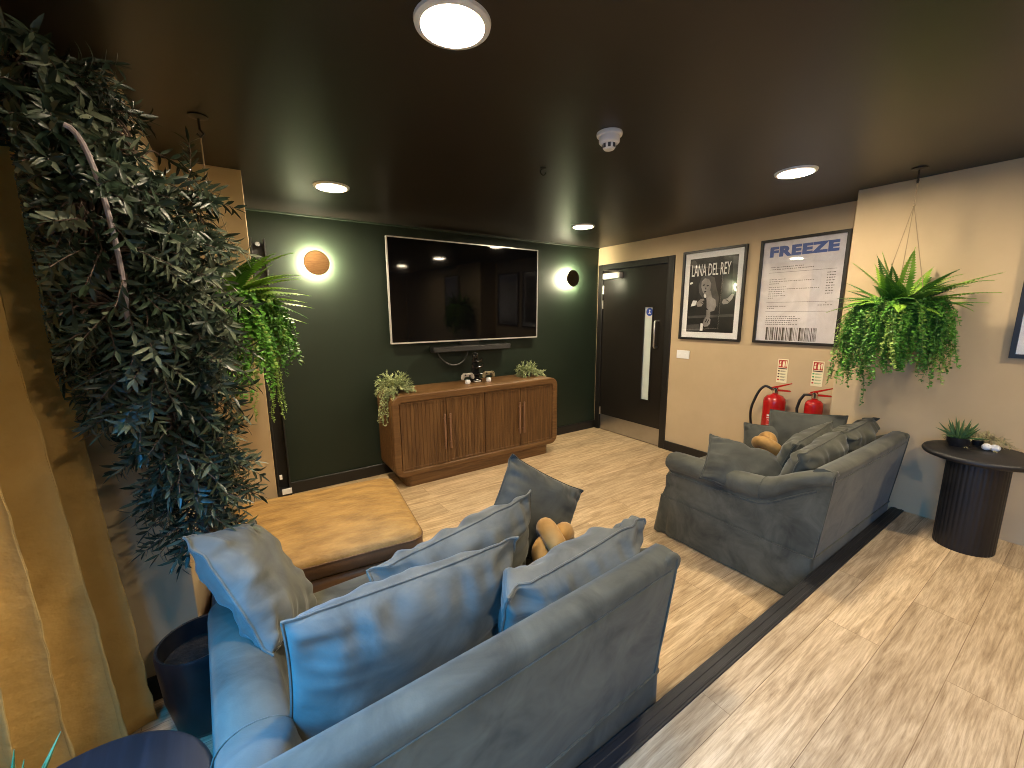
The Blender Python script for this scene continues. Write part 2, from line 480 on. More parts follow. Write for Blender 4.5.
# y -> local x : lx = centre - y
cyd = (DY0 + DY1) / 2
px0, px1, pz0, pz1 = cyd - 3.079, cyd - 2.945, .505, 1.59
leaf = MB()
leaf.box(lx0, px0, .006, lz1, -.055, -.010).box(px1, lx1, .006, lz1, -.055, -.010)
leaf.box(px0, px1, .006, pz0, -.055, -.010).box(px0, px1, pz1, lz1, -.055, -.010)
leaf.build('door_leaf', M['door'], d, smooth=False)
bead = MB().ring(rrect(px0 - .004, px1 + .004, pz0 - .004, pz1 + .004, .002, 1), rrect(px0 + .012, px1 - .012, pz0 + .012, pz1 - .012, .002, 1), -.012, -.002, XY)
bead.build('glazing_bead', M['door'], d, smooth=False)
MB().box(px0, px1, pz0, pz1, -.038, -.030).build('vision_pane', M['frosted'], d, smooth=False)['label'] = 'tall narrow frosted glass pane'
MB().box(lx0 + .004, lx1 - .004, .010, .205, -.010, -.007).build('kick_plate', M['steel'], d, smooth=False)['label'] = 'brushed steel kick plate'
hx = cyd - 2.875
h = MB().tube([(hx, 1.135, -.010), (hx, 1.135, .045), (hx, 1.15, .055), (hx, 1.41, .055), (hx, 1.425, .045), (hx, 1.425, -.010)], .011, 10)
h.build('pull_handle', M['steel'], d)
cl = MB().box(lx0 + .03, lx0 + .30, 1.925, 1.995, -.010, .050)
o = cl.build('door_closer', M['silver'], d, bevel=.006); o['label'] = 'silver overhead door closer'
MB().tube([(lx0 + .26, 2.0, .02), (lx0 + .16, 2.02, .10), (lx0 + .02, 2.035, .03)], .008, 6).build('closer_arm', M['steel'], o)
for z in (1.80, 1.62, .25):
    MB().tube([(lx0 - .002, z - .05, -.004), (lx0 - .002, z + .05, -.004)], .009, 8).build('hinge', M['steel'], d)
s = MB().box(px0 + .014, px1 - .014, pz1 - .135, pz1 - .012, -.030, -.028).build('fire_door_sign', M['label_white'], d, smooth=False)
s['label'] = 'white sign with a blue disc'
scx, scy = (px0 + px1) / 2, pz1 - .066
MB().prism([(scx + .045 * math.cos(2 * PI * k / 32), scy + .045 * math.sin(2 * PI * k / 32)) for k in range(32)], -.028, -.0274, XY).build('blue_disc', M['sign_blue'], s, smooth=False)
pic = MB().prism([(scx - .020, scy - .022), (scx + .020, scy - .022), (scx, scy + .006)], -.0274, -.0270, XY)
pic.prism([(scx + .010 * math.cos(2 * PI * k / 16), scy + .015 + .010 * math.sin(2 * PI * k / 16)) for k in range(16)], -.0274, -.0270, XY)
pic.build('pictogram', M['label_white'], s, smooth=False)

# ------------------------------------------------------------------ television, sound bar
t = wall_root('television', (1.986, BACK, 1.726), '-y')
tag(t, 'large wall mounted flat television with thin silver bezel, screen off', 'television')
t.matrix_world = t.matrix_world @ Matrix.Rotation(R(.9), 4, 'X')
tw, th = .836, .4765
MB().box(-tw + .02, tw - .02, -th + .02, th - .02, .055, .088).build('housing', M['black_plastic'], t, bevel=.006)
MB().box(-.35, .35, -.22, .22, .008, .055).build('wall_bracket', M['black_plastic'], t, bevel=.004)
MB().ring(rrect(-tw, tw, -th, th, .004, 2), rrect(-tw + .011, tw - .011, -th + .013, th - .011, .003, 2), .072, .101, XY).build('bezel', M['silver'], t, angle=30)
MB().box(-tw + .008, tw - .008, -th + .010, th - .008, .088, .097).build('screen', M['screen'], t, smooth=False)

sb = wall_root('sound_bar', (1.985, BACK, 1.175), '-y')
tag(sb, 'long dark grey sound bar mounted just under the television', 'sound bar')
MB().box(-.445, .445, -.028, .028, .045, .145).build('body', M['black_plastic'], sb, bevel=.012, seg=3)
MB().box(-.43, .43, -.022, .022, .1455, .148).build('grille', mottled('charcoal speaker cloth', (.02, .02, .02), (.05, .05, .05), 300, .9), sb, bevel=.001)
MB().box(-.10, .10, -.02, .09, 0, .05).build('bracket', M['black_plastic'], sb, bevel=.004)
pth = []
for i in range(17):
    u = i / 16
    pth.append((-.37 + .34 * u, -.030 - .135 * math.sin(PI * u) ** .6, .06 + .03 * math.sin(PI * u)))
MB().tube(pth, .007, 8).build('cable', flat('grey cable', (.06, .06, .058), .5), sb)['label'] = 'black cable hanging in a loop'

# ------------------------------------------------------------------ sideboard
sx0, sx1, sy0, sy1, sz0, sz1 = 1.005, 2.812, 3.325, 3.765, .105, .838
S = empty('sideboard', ((sx0 + sx1) / 2, (sy0 + sy1) / 2, 0))
tag(S, 'long walnut sideboard with rounded corners and four doors under the television', 'sideboard')
hx, hy = (sx1 - sx0) / 2, (sy1 - sy0) / 2
cc = MB()
n_out = rrect(-hx, hx, sz0, sz1, .085, 8)
n_in = rrect(-hx + .065, hx - .065, sz0 + .052, sz1 - .066, .022, 8)
cc.ring(n_out, n_in, -hy, -hy + .06, XZ)
cc.prism(rrect(-hx, hx, sz0, sz1, .085, 8), -hy + .058, hy, XZ)
cc.build('carcass', M['walnut_h'], S, bevel=.010, seg=3, angle=50)
MB().prism(rrect(-.80, .80, -hy + .022, hy - .03, .05, 6), 0, sz0 + .004, XY).build('plinth', M['walnut_h'], S, bevel=.003)
dx = [-hx + .067, -.4045, .0, .4235, hx - .067]
for i in range(4):
    a, b = dx[i] + .003, dx[i + 1] - .003
    z0, z1 = sz0 + .055, sz1 - .069
    dm = MB()
    # framed leaf with a reeded panel
    st = .020
    dm.box(a, a + st, -hy + .012, -hy + .034, z0, z1).box(b - st, b, -hy + .012, -hy + .034, z0, z1)
    dm.box(a + st, b - st, -hy + .012, -hy + .034, z0, z0 + st).box(a + st, b - st, -hy + .012, -hy + .034, z1 - st, z1)
    m_ = 11
    for k in range(m_):
        p0 = a + st + (b - a - 2 * st) * k / m_ + .0007; p1 = a + st + (b - a - 2 * st) * (k + 1) / m_ - .0007
        dm.box(p0, p1, -hy + .0145, -hy + .03, z0 + st, z1 - st)
    dm.box(a + .004, b - .004, -hy + .02, -hy + .05, z0 + .004, z1 - .004)
    do = dm.build('door', M['walnut'], S, smooth=False, bevel=.0012, seg=1)
    xh = b - .024 if i % 2 == 0 else a + .024
    hm = MB().box(xh - .008, xh + .008, -hy - .022, -hy - .008, .30, .628)
    hm.box(xh - .006, xh + .006, -hy - .010, -hy + .013, .34, .352).box(xh - .006, xh + .006, -hy - .010, -hy + .013, .576, .588)
    hm.build('handle', wood('handle copper wood', (.15, .075, .04), (.22, .115, .065), (.30, .17, .10), 2, .35) if i == 0 else bpy.data.materials['handle copper wood'], do, bevel=.003)

# ------------------------------------------------------------------ loveseats
def make_sofa():
    root = empty('loveseat')
    W = .60
    # base
    b = MB()
    rings = []
    for z, e in ((.235, .0), (.30, .0), (.39, -.012)):
        rings.append([(x, y, z) for x, y in rrect(-.565 - e, .565 + e, .02, .885 + e, .02, 3)])
    b.loft(rings)
    b.build('base', M['velvet'], root)
    # valance skirt with corner pleats
    rect = rrect(-.585, .585, -.005, .905, .012, 2)
    def dense(poly, step=.02):
        out = []
        for i in range(len(poly)):
            p, q = Vector(poly[i]), Vector(poly[(i + 1) % len(poly)])
            k = max(1, int((q - p).length / step))
            out += [p.lerp(q, j / k) for j in range(k)]
        return out
    D = dense(rect); cen = Vector((0, .45))
    corners = [Vector(c) for c in ((-.585, .905), (.585, .905), (-.585, -.005), (.585, -.005))]
    rg = []
    for z, fl in ((.272, 0), (.262, .006), (.2, .008), (.1, .014), (.012, .020)):
        ring = []
        for i, p in enumerate(D):
            n = Vector((1 if p.x > .58 else -1 if p.x < -.58 else 0, 1 if p.y > .9 else -1 if p.y < 0 else 0))
            if n.length > 0: n.normalize()
            dist = min((p - c).length for c in corners)
            pleat = .024 * math.exp(-(dist / .022) ** 2) - .022 * math.exp(-((dist - .05) / .016) ** 2) + .006 * math.exp(-((dist - .09) / .02) ** 2)
            if p.y < 0: pleat = 0
            hem = (.272 - z) / .26
            wob = .006 * noise.noise(Vector((p.x * 6, p.y * 6, 1.3))) * hem
            q = p + n * ((fl if p.y > 0 else 0) + (pleat * hem) * (1 if p.y > .05 else 0) + wob)
            if q.y < -.006: q.y = -.006
            ring.append((q.x, q.y, z))
        rg.append(ring)
    sk = MB(); sk.loft(rg, cap=False)
    so = sk.build('skirt', M['velvet'], root, angle=70)
    pm = MB().tube([(p.x * 1.004, p.y if p.y < 0 else p.y + .002, .270) for p in D], .0055, 6, closed=True)
    pm.build('piping', M['velvet'], so)
    # back
    prof = [(-.002, .26), (-.022, .45), (-.044, .66), (-.050, .715), (-.047, .738), (-.034, .750), (.0, .754), (.030, .748), (.046, .725), (.062, .68), (.13, .50), (.18, .36), (.19, .26)]
    bk = MB(); rings = []
    for x in (-.575, -.56, -.3, 0, .3, .56, .575):
        sag = -.006 * (1 - (x / .6) ** 2)
        rings.append([(x * (.965 + .035 * (z - .26) / .5), y, z + (sag if z > .6 else 0)) for (y, z) in prof])
    bk.loft(rings)
    bo = bk.build('back', M['velvet'], root, angle=60)
    ln = MB().tube([(x, -.0505, .700 + (-.006 * (1 - (x / .6) ** 2))) for x in [(-.56 + 1.12 * i / 12) for i in range(13)]], .0022, 6)
    for sgn in (-1, 1):
        ln.tube([(sgn * .560, -.004, .27), (sgn * .568, -.024, .45), (sgn * .575, -.046, .66), (sgn * .578, -.051, .73)], .0035, 6)
    ln.build('piping', M['velvet'], bo)
    # arms : swept section with an outward roll, rising into the back corner
    def arm(sg):
        st = [(-.012, .744), (-.004, .752), (.02, .748), (.07, .722), (.13, .685), (.19, .648), (.24, .620), (.29, .604), (.36, .598), (.55, .594), (.70, .594), (.80, .594), (.845, .592), (.864, .582)]
        rings = []
        for i, (y, zt) in enumerate(st):
            spl = .022 * max(0, (y - .2))
            k = min(1.0, .62 + max(0, y) * 1.6)
            if i == 0: k *= .85
            if i == len(st) - 1: k = .80
            r = .066 * k
            cx, cz = .596 - .062 * k + spl, zt - r
            inner = .415 if y > .12 else .50 - max(0, y) * .7
            sec = [(inner + .02, .27, 1), (inner, .42, 1), (cx - .075 * k - .02, cz - .045, 0), (cx - .075 * k - .01, cz - .01, 0)]
            for a in range(160, -75, -20):
                rx = .085 * k if a > 90 else .070 * k
                sec.append((cx + rx * math.cos(R(a)), cz + r * math.sin(R(a)), 0))
            sec += [(.572 + spl * .7, zt - .075 - .067 * k, 2), (.570 + spl * .5, min(.42, zt - .16), 3), (.576, .34, 3), (.582, .27, 4)]
            ring = []
            for (x, z, kd) in sec:
                yy = y
                if i >= len(st) - 3:      # front outline: the panel steps forward below the roll
                    e = (i - (len(st) - 3)) / 2
                    yy = y + {0: 0, 1: .02, 2: -.03, 3: .015, 4: .035}[kd] * e
                if y < .1:                # rear edge follows the rake of the back
                    yy = y + (.010 - .050 * max(0, (z - .27)) / .48) * (1 - max(0, y) / .1)
                ring.append((sg * x, yy, z))
            rings.append(ring)
        m = MB(); m.loft(rings)
        o = m.build('arm', M['velvet'], root, angle=60)
        p = [(sg * (.5735 + .022 * max(0, y - .2) * .7 + .003), y, zt - .075 - .067 * min(1.0, .62 + max(0, y) * 1.6)) for (y, zt) in st[2:-1]]
        MB().tube(p, .004, 6).build('piping', M['velvet'], o)
        q = [(sg * (.536 + .002 + (.0855 if a > 90 else .0705) * math.cos(R(a))), .275, .609 - .066 + .0665 * math.sin(R(a))) for a in range(160, -70, -15)]
        MB().tube(q, .0022, 5).build('seam', M['velvet'], o)
    arm(-1); arm(1)
    # seat cushion
    n = 18; cu = MB()
    top = []; bot = []
    rings = []
    for (z, e) in ((.335, .018), (.345, .004), (.375, 0), (.425, 0), (.448, .008)):
        rings.append([(x, y, z) for x, y in rrect(-.425 + e, .425 - e, .15 + e, .915 - e, .035, 4)])
    cu.loft(rings)
    cro = [[(x * s_, .55 + (y - .55) * s_, .448 + hgt) for x, y in rrect(-.417, .417, .158, .907, .035, 4)] for s_, hgt in ((1, 0), (.94, .010), (.75, .020), (.4, .026), (.05, .028))]
    cu.loft(cro, cap=True)
    cu.build('seat_cushion', M['velvet'], root, angle=60)
    return root

sofa_l = make_sofa()
sofa_l.location = (.505, .727, 0); sofa_l.rotation_euler.z = R(2.6); sofa_l.scale.x = 1.05
tag(sofa_l, 'grey velvet loveseat in the foreground with its back to the camera', 'sofa', 'matching velvet loveseats')
sofa_r = copy_tree(sofa_l)
sofa_r.location = (2.905, .722, 0); sofa_r.rotation_euler.z = R(-.5); sofa_r.scale.x = 1.0
tag(sofa_r, 'olive grey velvet loveseat below the fire extinguishers beside the right wall', 'sofa')

# ------------------------------------------------------------------ cushions
def pillow_geo(w, h, t, seed, n=30, pinch=.085, wr=1.0):
    rnd = random.Random(seed); ox, oy = rnd.uniform(0, 50), rnd.uniform(0, 50)
    mb = MB()
    def rem(i):
        u = -1 + 2 * i / n
        return math.copysign(1 - (1 - abs(u)) ** 1.35, u)
    def pos(u, v, side):
        p = max(0, (1 - abs(u) ** 2.6)) ** .52 * max(0, (1 - abs(v) ** 2.6)) ** .52
        x = w / 2 * u * (1 - pinch * u * u * (1 - v * v))
        y = h / 2 * v * (1 - pinch * v * v * (1 - u * u))
        z = side * t / 2 * p
        big = noise.noise(Vector((u * 1.3 + ox, v * 1.3 + oy, side * 3))) * .10 * t
        eu, ev = abs(u) ** 3, abs(v) ** 3
        w1 = (noise.noise(Vector((u * 6 + ox, v * 1.1, side * 2 + oy))) + .5 * noise.noise(Vector((u * 13 + ox, v * 1.4, side * 2 + oy)))) * ev * (1 - abs(v) ** 12)
        w2 = (noise.noise(Vector((u * 1.1, v * 6 + oy, side * 2 + ox))) + .5 * noise.noise(Vector((u * 1.4, v * 13 + oy, side * 2 + ox)))) * eu * (1 - abs(u) ** 12)
        crn = noise.noise(Vector((u * 5 + ox, v * 5 + oy, side))) * eu * ev
        med = noise.noise(Vector((u * 2.8 + oy, v * 2.8 + ox, side * 5)))
        z += (big + med * .035 * t) * p ** .5 + side * wr * (w1 + w2) * .26 * t * p ** .3 + wr * crn * .025
        return Vector((x, y, z))
    idx = {}
    for side in (1, -1):
        for i in range(n + 1):
            for j in range(n + 1):
                if side == -1 and (i in (0, n) or j in (0, n)):
                    idx[(side, i, j)] = idx[(1, i, j)]; continue
                idx[(side, i, j)] = len(mb.v); mb.v.append(tuple(pos(rem(i), rem(j), side)))
    for side in (1, -1):
        for i in range(n):
            for j in range(n):
                q = (idx[(side, i, j)], idx[(side, i + 1, j)], idx[(side, i + 1, j + 1)], idx[(side, i, j + 1)])
                mb.f.append(q if side == 1 else tuple(reversed(q)))
    rim = [mb.v[idx[(1, i, 0)]] for i in range(n)] + [mb.v[idx[(1, n, j)]] for j in range(n)] + [mb.v[idx[(1, n - i, n)]] for i in range(n)] + [mb.v[idx[(1, 0, n - j)]] for j in range(n)]
    return mb, rim

def pillow(name, label, c, u, v, w, h, t, seed, mat, group, wr=1.0, pinch=.085):
    mb, rim = pillow_geo(w, h, t, seed, wr=wr, pinch=pinch)
    o = mb.build(name, mat, None, sub=1)
    MB().tube(rim, .0042, 6, closed=True).build('piping', mat, o)
    U = Vector(u).normalized(); Vv = Vector(v); Vv = (Vv - U * Vv.dot(U)).normalized(); N = U.cross(Vv)
    m = Matrix((U, Vv, N)).transposed().to_4x4(); m.translation = Vector(c)
    o.matrix_world = m
    tag(o, label, 'cushion', group)
    return o
GL, GR = 'cushions on the foreground loveseat', 'cushions on the far loveseat'
# foreground loveseat
pillow('cushion', 'wide grey velvet cushion standing in front of the foreground loveseat back, left half', (.32, .985, .62), (1, .05, -.045), (0, -.20, .98), .64, .48, .20, 3, M['velvet_cush'], GL, 1.3, .05)
pillow('cushion', 'blue-grey cushion standing behind the wide grey foreground cushion', (.57, 1.19, .612), (1, .05, .12), (0, -.26, .96), .62, .44, .19, 8, M['velvet_cush'], GL, 1.8, .05)
pillow('cushion', 'blue-grey cushion leaning over the right end of the foreground loveseat back', (.82, .90, .615), (1, .04, .07), (0, -.36, .93), .58, .40, .21, 12, M['velvet_cush'], GL, 2.0, .05)
pillow('cushion', 'dark slate cushion tipped on one corner against the far arm of the foreground loveseat', (1.01, 1.345, .645), (.76, -.30, -.50), (.40, .30, .80), .40, .38, .15, 17, M['velvet_dark'], GL, 1.4, .06)
pillow('cushion', 'grey cushion tilted over the left arm of the foreground loveseat beside the olive tree', (-.025, 1.50, .645), (.38, .80, -.38), (-.40, .42, .72), .40, .43, .16, 23, M['velvet_cush'], GL, 1.4, .06)
pillow('cushion', 'taupe cushion lying flat on the foreground seat with one corner peeking out', (.52, 1.37, .505), (.9, .35, 0), (-.35, .9, .1), .36, .28, .10, 29, M['velvet_blush'], GL)
# far loveseat
pillow('cushion', 'olive grey cushion slumped over the left arm of the far loveseat', (2.50, 1.17, .565), (.50, -.80, -.26), (.66, .22, .36), .48, .38, .17, 31, M['velvet_dark'], GR, 1.12, .06)
pillow('cushion', 'dark olive cushion upright against the far arm below the second extinguisher', (3.20, 1.145, .625), (.10, -1, .08), (.42, .05, .90), .46, .42, .15, 37, M['velvet_dark'], GR, 0.74, .06)
pillow('cushion', 'pale olive cushion standing lengthwise in the middle of the far loveseat', (2.90, 1.04, .60), (1, .03, .06), (0, -.34, .94), .60, .40, .18, 41, M['velvet_olive'], GR, 0.93, .05)
pillow('cushion', 'olive cushion leaning on the left half of the far loveseat back', (2.70, .90, .62), (1, -.03, .08), (0, -.30, .96), .58, .38, .18, 43, M['velvet'], GR, 1.18, .05)
pillow('cushion', 'crumpled olive cushion at the right end of the far loveseat back by the wall', (3.15, .875, .665), (1, -.02, .04), (0, -.30, .95), .50, .34, .18, 47, M['velvet_olive'], GR, 1.49, .05)
pillow('cushion', 'small dark cushion wedged behind the mustard knot on the far loveseat', (3.12, 1.345, .545), (.2, -.9, .1), (.4, .1, .9), .30, .34, .12, 53, M['velvet_dark'], GR)

def knot(name, label, c, r, seed, mat, rot):
    mb = MB(); P = []
    for i in range(120):
        a = 2 * PI * i / 120
        p_, q_ = 2, 3
        rr = r * (.60 + .26 * math.cos(q_ * a))
        P.append((rr * math.cos(p_ * a), rr * math.sin(p_ * a), r * .36 * math.sin(q_ * a)))
    mb.tube(P, r * .36, 14, closed=True)
    o = mb.build(name, mat, None, angle=80)
    o.location = c; o.rotation_euler = rot
    tag(o, label, 'knot cushion', 'mustard knot cushions')
    return o
knot('knot_cushion', 'mustard knotted ball cushion tucked between the foreground loveseat cushions', (.985, 1.165, .575), .108, 1, M['mustard'], (R(70), R(20), R(30)))
knot('knot_cushion', 'mustard knotted cushion between the olive cushions of the far loveseat', (2.92, 1.235, .595), .108, 2, M['mustard'], (R(62), R(-15), R(50)))

# ------------------------------------------------------------------ ottoman
O = empty('ottoman', (.285, 2.31, 0), R(-6))
tag(O, 'large square tan leather ottoman between the foreground loveseat and the sideboard', 'ottoman')
ax, ay = .452, .415
def soft_slab(x, y, z0, z1, r, crown, seed, rad=.045):
    mb = MB(); rings = []
    h_ = z1 - z0
    for k in range(7):
        a = k / 6 * PI / 2
        rings.append([(px, py, z0 + rad * (1 - math.cos(a)) * .6) for px, py in rrect(-x + rad * .5 * (1 - math.sin(a)), x - rad * .5 * (1 - math.sin(a)), -y + rad * .5 * (1 - math.sin(a)), y - rad * .5 * (1 - math.sin(a)), r, 5)])
    for k in range(7):
        a = k / 6 * PI / 2
        ins = rad * (1 - math.cos(a))
        rings.append([(px, py, z1 - rad + rad * math.sin(a)) for px, py in rrect(-x + ins, x - ins, -y + ins, y - ins, r, 5)])
    for s_ in (.93, .84, .72, .58, .42, .25, .08):
        rings.append([(px * s_, py * s_, z1 + crown * (1 - s_ ** 2.2) + .010 * noise.noise(Vector((px * s_ * 5, py * s_ * 5, seed)))) for px, py in rrect(-x + rad, x - rad, -y + rad, y - rad, r, 5)])
    mb.loft(rings)
    return mb
soft_slab(ax - .012, ay - .012, .05, .30, .05, 0, 4, .025).build('base', M['leather'], O, angle=60)
soft_slab(ax, ay, .315, .430, .07, .035, 9, .040).build('top_cushion', M['leather_top'], O, angle=60)
pp = [(x, y, .390) for x, y in rrect(-ax - .001, ax + .001, -ay - .001, ay + .001, .07, 6)]
MB().tube(pp, .0045, 6, closed=True).build('piping', M['leather'], O)
band = [[(x, y, z) for x, y in rrect(-ax - e, ax + e, -ay - e, ay + e, .07, 6)] for z, e in ((.318, -.012), (.328, .0015), (.386, .0015), (.392, -.001))]
MB().loft(band, cap=False).build('side_band', M['leather'], O, angle=60)
for (x, y) in ((-.36, -.33), (.36, -.33), (-.36, .33), (.36, .33)):
    MB().lathe([(.022, 0), (.028, .055)], 14, Matrix.Translation((x, y, 0))).build('foot', M['black_wood_v'], O)

# ------------------------------------------------------------------ side tables (fluted drum, round top)
def side_table(loc, label):
    T = empty('side_table', loc)
    tag(T, label, 'side table', 'black fluted side tables')
    MB().lathe([(0, .520), (.212, .520), (.221, .524), (.226, .532), (.226, .540), (.221, .549), (.214, .552), (0, .552)], 72).build('table_top', M['black_wood'], T, angle=50)
    n = 36
    def wob(a, z): return 1 + .016 * abs(math.sin(a * n / 2)) - .008
    MB().lathe([(.118, .0), (.120, .006), (.120, .522)], n * 8, wob=wob).build('pedestal', M['black_wood_v'], T, angle=70)
    return T
side_table((3.28, .34, UP), 'black round side table with a fluted drum base beside the right wall')
side_table((-.365, .955, 0), 'dark round side table between the curtain and the foreground loveseat arm')

# spiky plant in a bowl
def spiky(loc, label, seed, n=34, L=.085, potr=.045, mat=M['succ'], sp=1.0, potmat=None):
    P = empty('potted_succulent', loc); tag(P, label, 'potted plant')
    MB().lathe([(.0, 0), (potr * .8, 0), (potr, .02), (potr * 1.05, .052), (potr * .96, .052), (potr * .9, .040), (0, .040)], 28).build('pot', potmat or M['pot'], P)
    rnd = random.Random(seed); mb = MB()
    for k in range(n):
        a = k * 2.4 + rnd.uniform(-.3, .3); el = R(18 + 68 * (k / n)) + rnd.uniform(-.1, .1)
        dd = Vector((math.cos(a) * math.cos(el) * sp, math.sin(a) * math.cos(el) * sp, math.sin(el)))
        p = Vector((.010 * math.cos(a), .010 * math.sin(a), .040))
        l = L * rnd.uniform(.8, 1.15)
        sd = dd.orthogonal().normalized()
        pts = [p + dd * l * q + Vector((0, 0, .012 * q * q * (1 if el > .6 else -1))) for q in (0, .3, .65, 1)]
        mb.tube(pts, [.0045, .0065, .0045, .0006], 5)
    mb.build('leaves', mat, P)
    return P
spiky((3.335, .435, UP + .552), 'spiky green succulent in a dark bowl on the right-hand side table', 5, 36, .10, .048)
spiky((-.445, .985, .552), 'spiky succulent on the dark side table at the bottom left corner', 7, 34, .125, .05)
# pale sprig plant and white ceramic
def sprig(loc, label, seed, mat, n=40, L=.07, potr=.03, mass=(1, 1, .8), trailing=None, name='potted_sprig', lw=.006, ph=.04):
    P = empty(name, loc); tag(P, label, 'potted plant')
    MB().lathe([(0, 0), (potr * .8, 0), (potr, ph * .5), (potr, ph), (potr * .88, ph), (potr * .85, ph * .8), (0, ph * .8)], 24).build('pot', M['pot'], P)
    rnd = random.Random(seed); mb = MB()
    for k in range(n):
        a = rnd.uniform(0, 2 * PI); el = rnd.uniform(.1, 1.4)
        dd = Vector((math.cos(a) * math.cos(el) * mass[0], math.sin(a) * math.cos(el) * mass[1], math.sin(el) * mass[2]))
        p = Vector((potr * .5 * math.cos(a), potr * .5 * math.sin(a), ph * .85)); q = p.copy(); pts = [p.copy()]
        dirv = dd.copy()
        for s_ in range(6):
            dirv += Vector((rnd.uniform(-.25, .25), rnd.uniform(-.25, .25), -.22)); dirv.normalize()
            q = q + dirv * L / 6; pts.append(q.copy())
            for m_ in range(3):
                ld = (dirv + Vector((rnd.uniform(-1, 1), rnd.uniform(-1, 1), rnd.uniform(-.6, .8)))).normalized()
                mb.leaf(q, ld, Vector((0, 0, 1)), L * rnd.uniform(.16, .3), lw)
        mb.tube(pts, .0009, 4)
    for (p0, p1, cnt) in (trailing or []):
        for k in range(cnt):
            a = Vector(p0) + Vector((rnd.uniform(-.02, .02), rnd.uniform(-.02, .02), rnd.uniform(-.01, .01)))
            b = Vector(p1) + Vector((rnd.uniform(-.045, .045), rnd.uniform(-.02, .02), rnd.uniform(-.06, .06)))
            mid = Vector((b.x * .8 + a.x * .2, b.y * .8 + a.y * .2, a.z + .01))
            pts = []
            for i in range(14):
                t_ = i / 13
                pts.append(a * (1 - t_) ** 2 + mid * 2 * t_ * (1 - t_) + b * t_ * t_)
            mb.tube(pts, .0011, 4)
            for q in pts:
                for m_ in range(3):
                    ld = Vector((rnd.uniform(-1, 1), rnd.uniform(-1, 1), rnd.uniform(-1, .4))).normalized()
                    mb.leaf(q, ld, Vector((0, -1, .3)), rnd.uniform(.012, .022), lw)
    mb.build('foliage', mat, P, fix=False)
    return P
sprig((3.44, .375, UP + .552), 'small straw-coloured sprig plant behind the white pebble on the right-hand side table', 4, M['straw'], 34, .125, .024, lw=.005, ph=.03)
pb = empty('ceramic_pebbles', (3.35, .315, UP + .552)); tag(pb, 'small white two-lobed ceramic pebble on the right-hand side table', 'ornament')
MB().sphere((-.003, .015, .019), (.020, .020, .019)).build('pebble', M['white_plastic'], pb)
MB().sphere((.003, -.015, .019), (.020, .021, .019)).build('pebble', M['white_plastic'], pb)

# ------------------------------------------------------------------ things on the sideboard
ST = sz1
sprig((1.085, 3.50, ST), 'bushy pale green trailing plant on the left end of the sideboard', 11, M['grass_pale'], 90, .135, .05, (1, .8, .9),
      [((-.02, -.04, .05), (-.135, -.07, -.20), 10), ((-.02, -.06, .05), (-.02, -.14, .02), 5), ((.03, -.04, .05), (.12, -.10, .015), 6)], 'trailing_plant', .008, .06)
sprig((2.60, 3.60, ST), 'small pale green trailing plant on the right end of the sideboard', 13, M['grass_pale'], 80, .115, .05, (1, .8, .9),
      [((.03, -.05, .05), (.15, -.11, .02), 8)], 'trailing_plant', .008, .06)

G = empty('controller_stand', (1.955, 3.60, ST)); tag(G, 'tall black display stand between two game controllers on the sideboard', 'stand')
MB().prism(rrect(-.055, .055, -.05, .05, .012, 4), 0, .03, XY).build('base', M['black_gloss'], G, bevel=.004)
st = MB().prism([(-.045, .03), (.045, .03), (.036, .12), (.030, .235), (-.030, .235), (-.036, .12)], -.016, .016, XZ)
st.build('post', M['black_gloss'], G, bevel=.004)
for (z, w_) in ((.085, .075), (.155, .060), (.215, .050)):
    cr = MB()
    cr.tube([(-w_, -.055, z + .03), (-w_ * .9, -.05, z), (0, -.02, z - .012), (w_ * .9, -.05, z), (w_, -.055, z + .03)], .010, 8)
    cr.build('cradle', M['black_gloss'], G)
MB().sphere((0, -.005, .262), (.034, .030, .036)).build('finial', M['black_gloss'], G)
MB().box(-.036, .036, -.0515, -.050, .006, .016).build('name_plate', M['label_white'], G, smooth=False)
MB().box(-.028, .028, -.0135, -.012, .042, .052).build('name_plate', M['label_white'], G, smooth=False)

def gamepad(loc, label, mat):
    g = empty('game_controller', loc); tag(g, label, 'game controller', 'game controllers on the sideboard')
    MB().lathe([(0, 0), (.028, 0), (.033, .012), (.033, .032), (.026, .046), (0, .05)], 24).build('foot', M['white_plastic'], g)
    b = MB()
    out = [(-.060, .052), (-.078, .048), (-.086, .07), (-.078, .108), (-.055, .128), (-.02, .124), (.02, .124), (.055, .128), (.078, .108), (.086, .07), (.078, .048), (.060, .052), (.040, .082), (-.040, .082)]
    b.prism(out, -.020, .016, XZ)
    b.build('shell', mat, g, bevel=.010, seg=3)
    for x, z in ((-.04, .108), (.018, .095)):
        MB().lathe([(.010, 0), (.007, .006), (.011, .010), (0, .012)], 14, Matrix.Translation((x, -.019, z)) @ Matrix.Rotation(R(90), 4, 'X')).build('thumb_stick', M['black_plastic'], g)
    k = MB()
    for a in range(4):
        k.sphere((.050 + .012 * math.cos(a * PI / 2), -.021, .106 + .012 * math.sin(a * PI / 2)), .0045, 8, 6)
    k.build('buttons', M['black_plastic'], g)
    g.scale = (.82, .82, .82)
    return g
gamepad((1.835, 3.54, ST), 'white game controller propped on a white foot left of the black stand', flat('warm white plastic', (.36, .32, .28), .4))
gamepad((2.075, 3.54, ST), 'sand coloured game controller propped on a white foot right of the black stand', flat('sand plastic', (.22, .18, .10), .4))

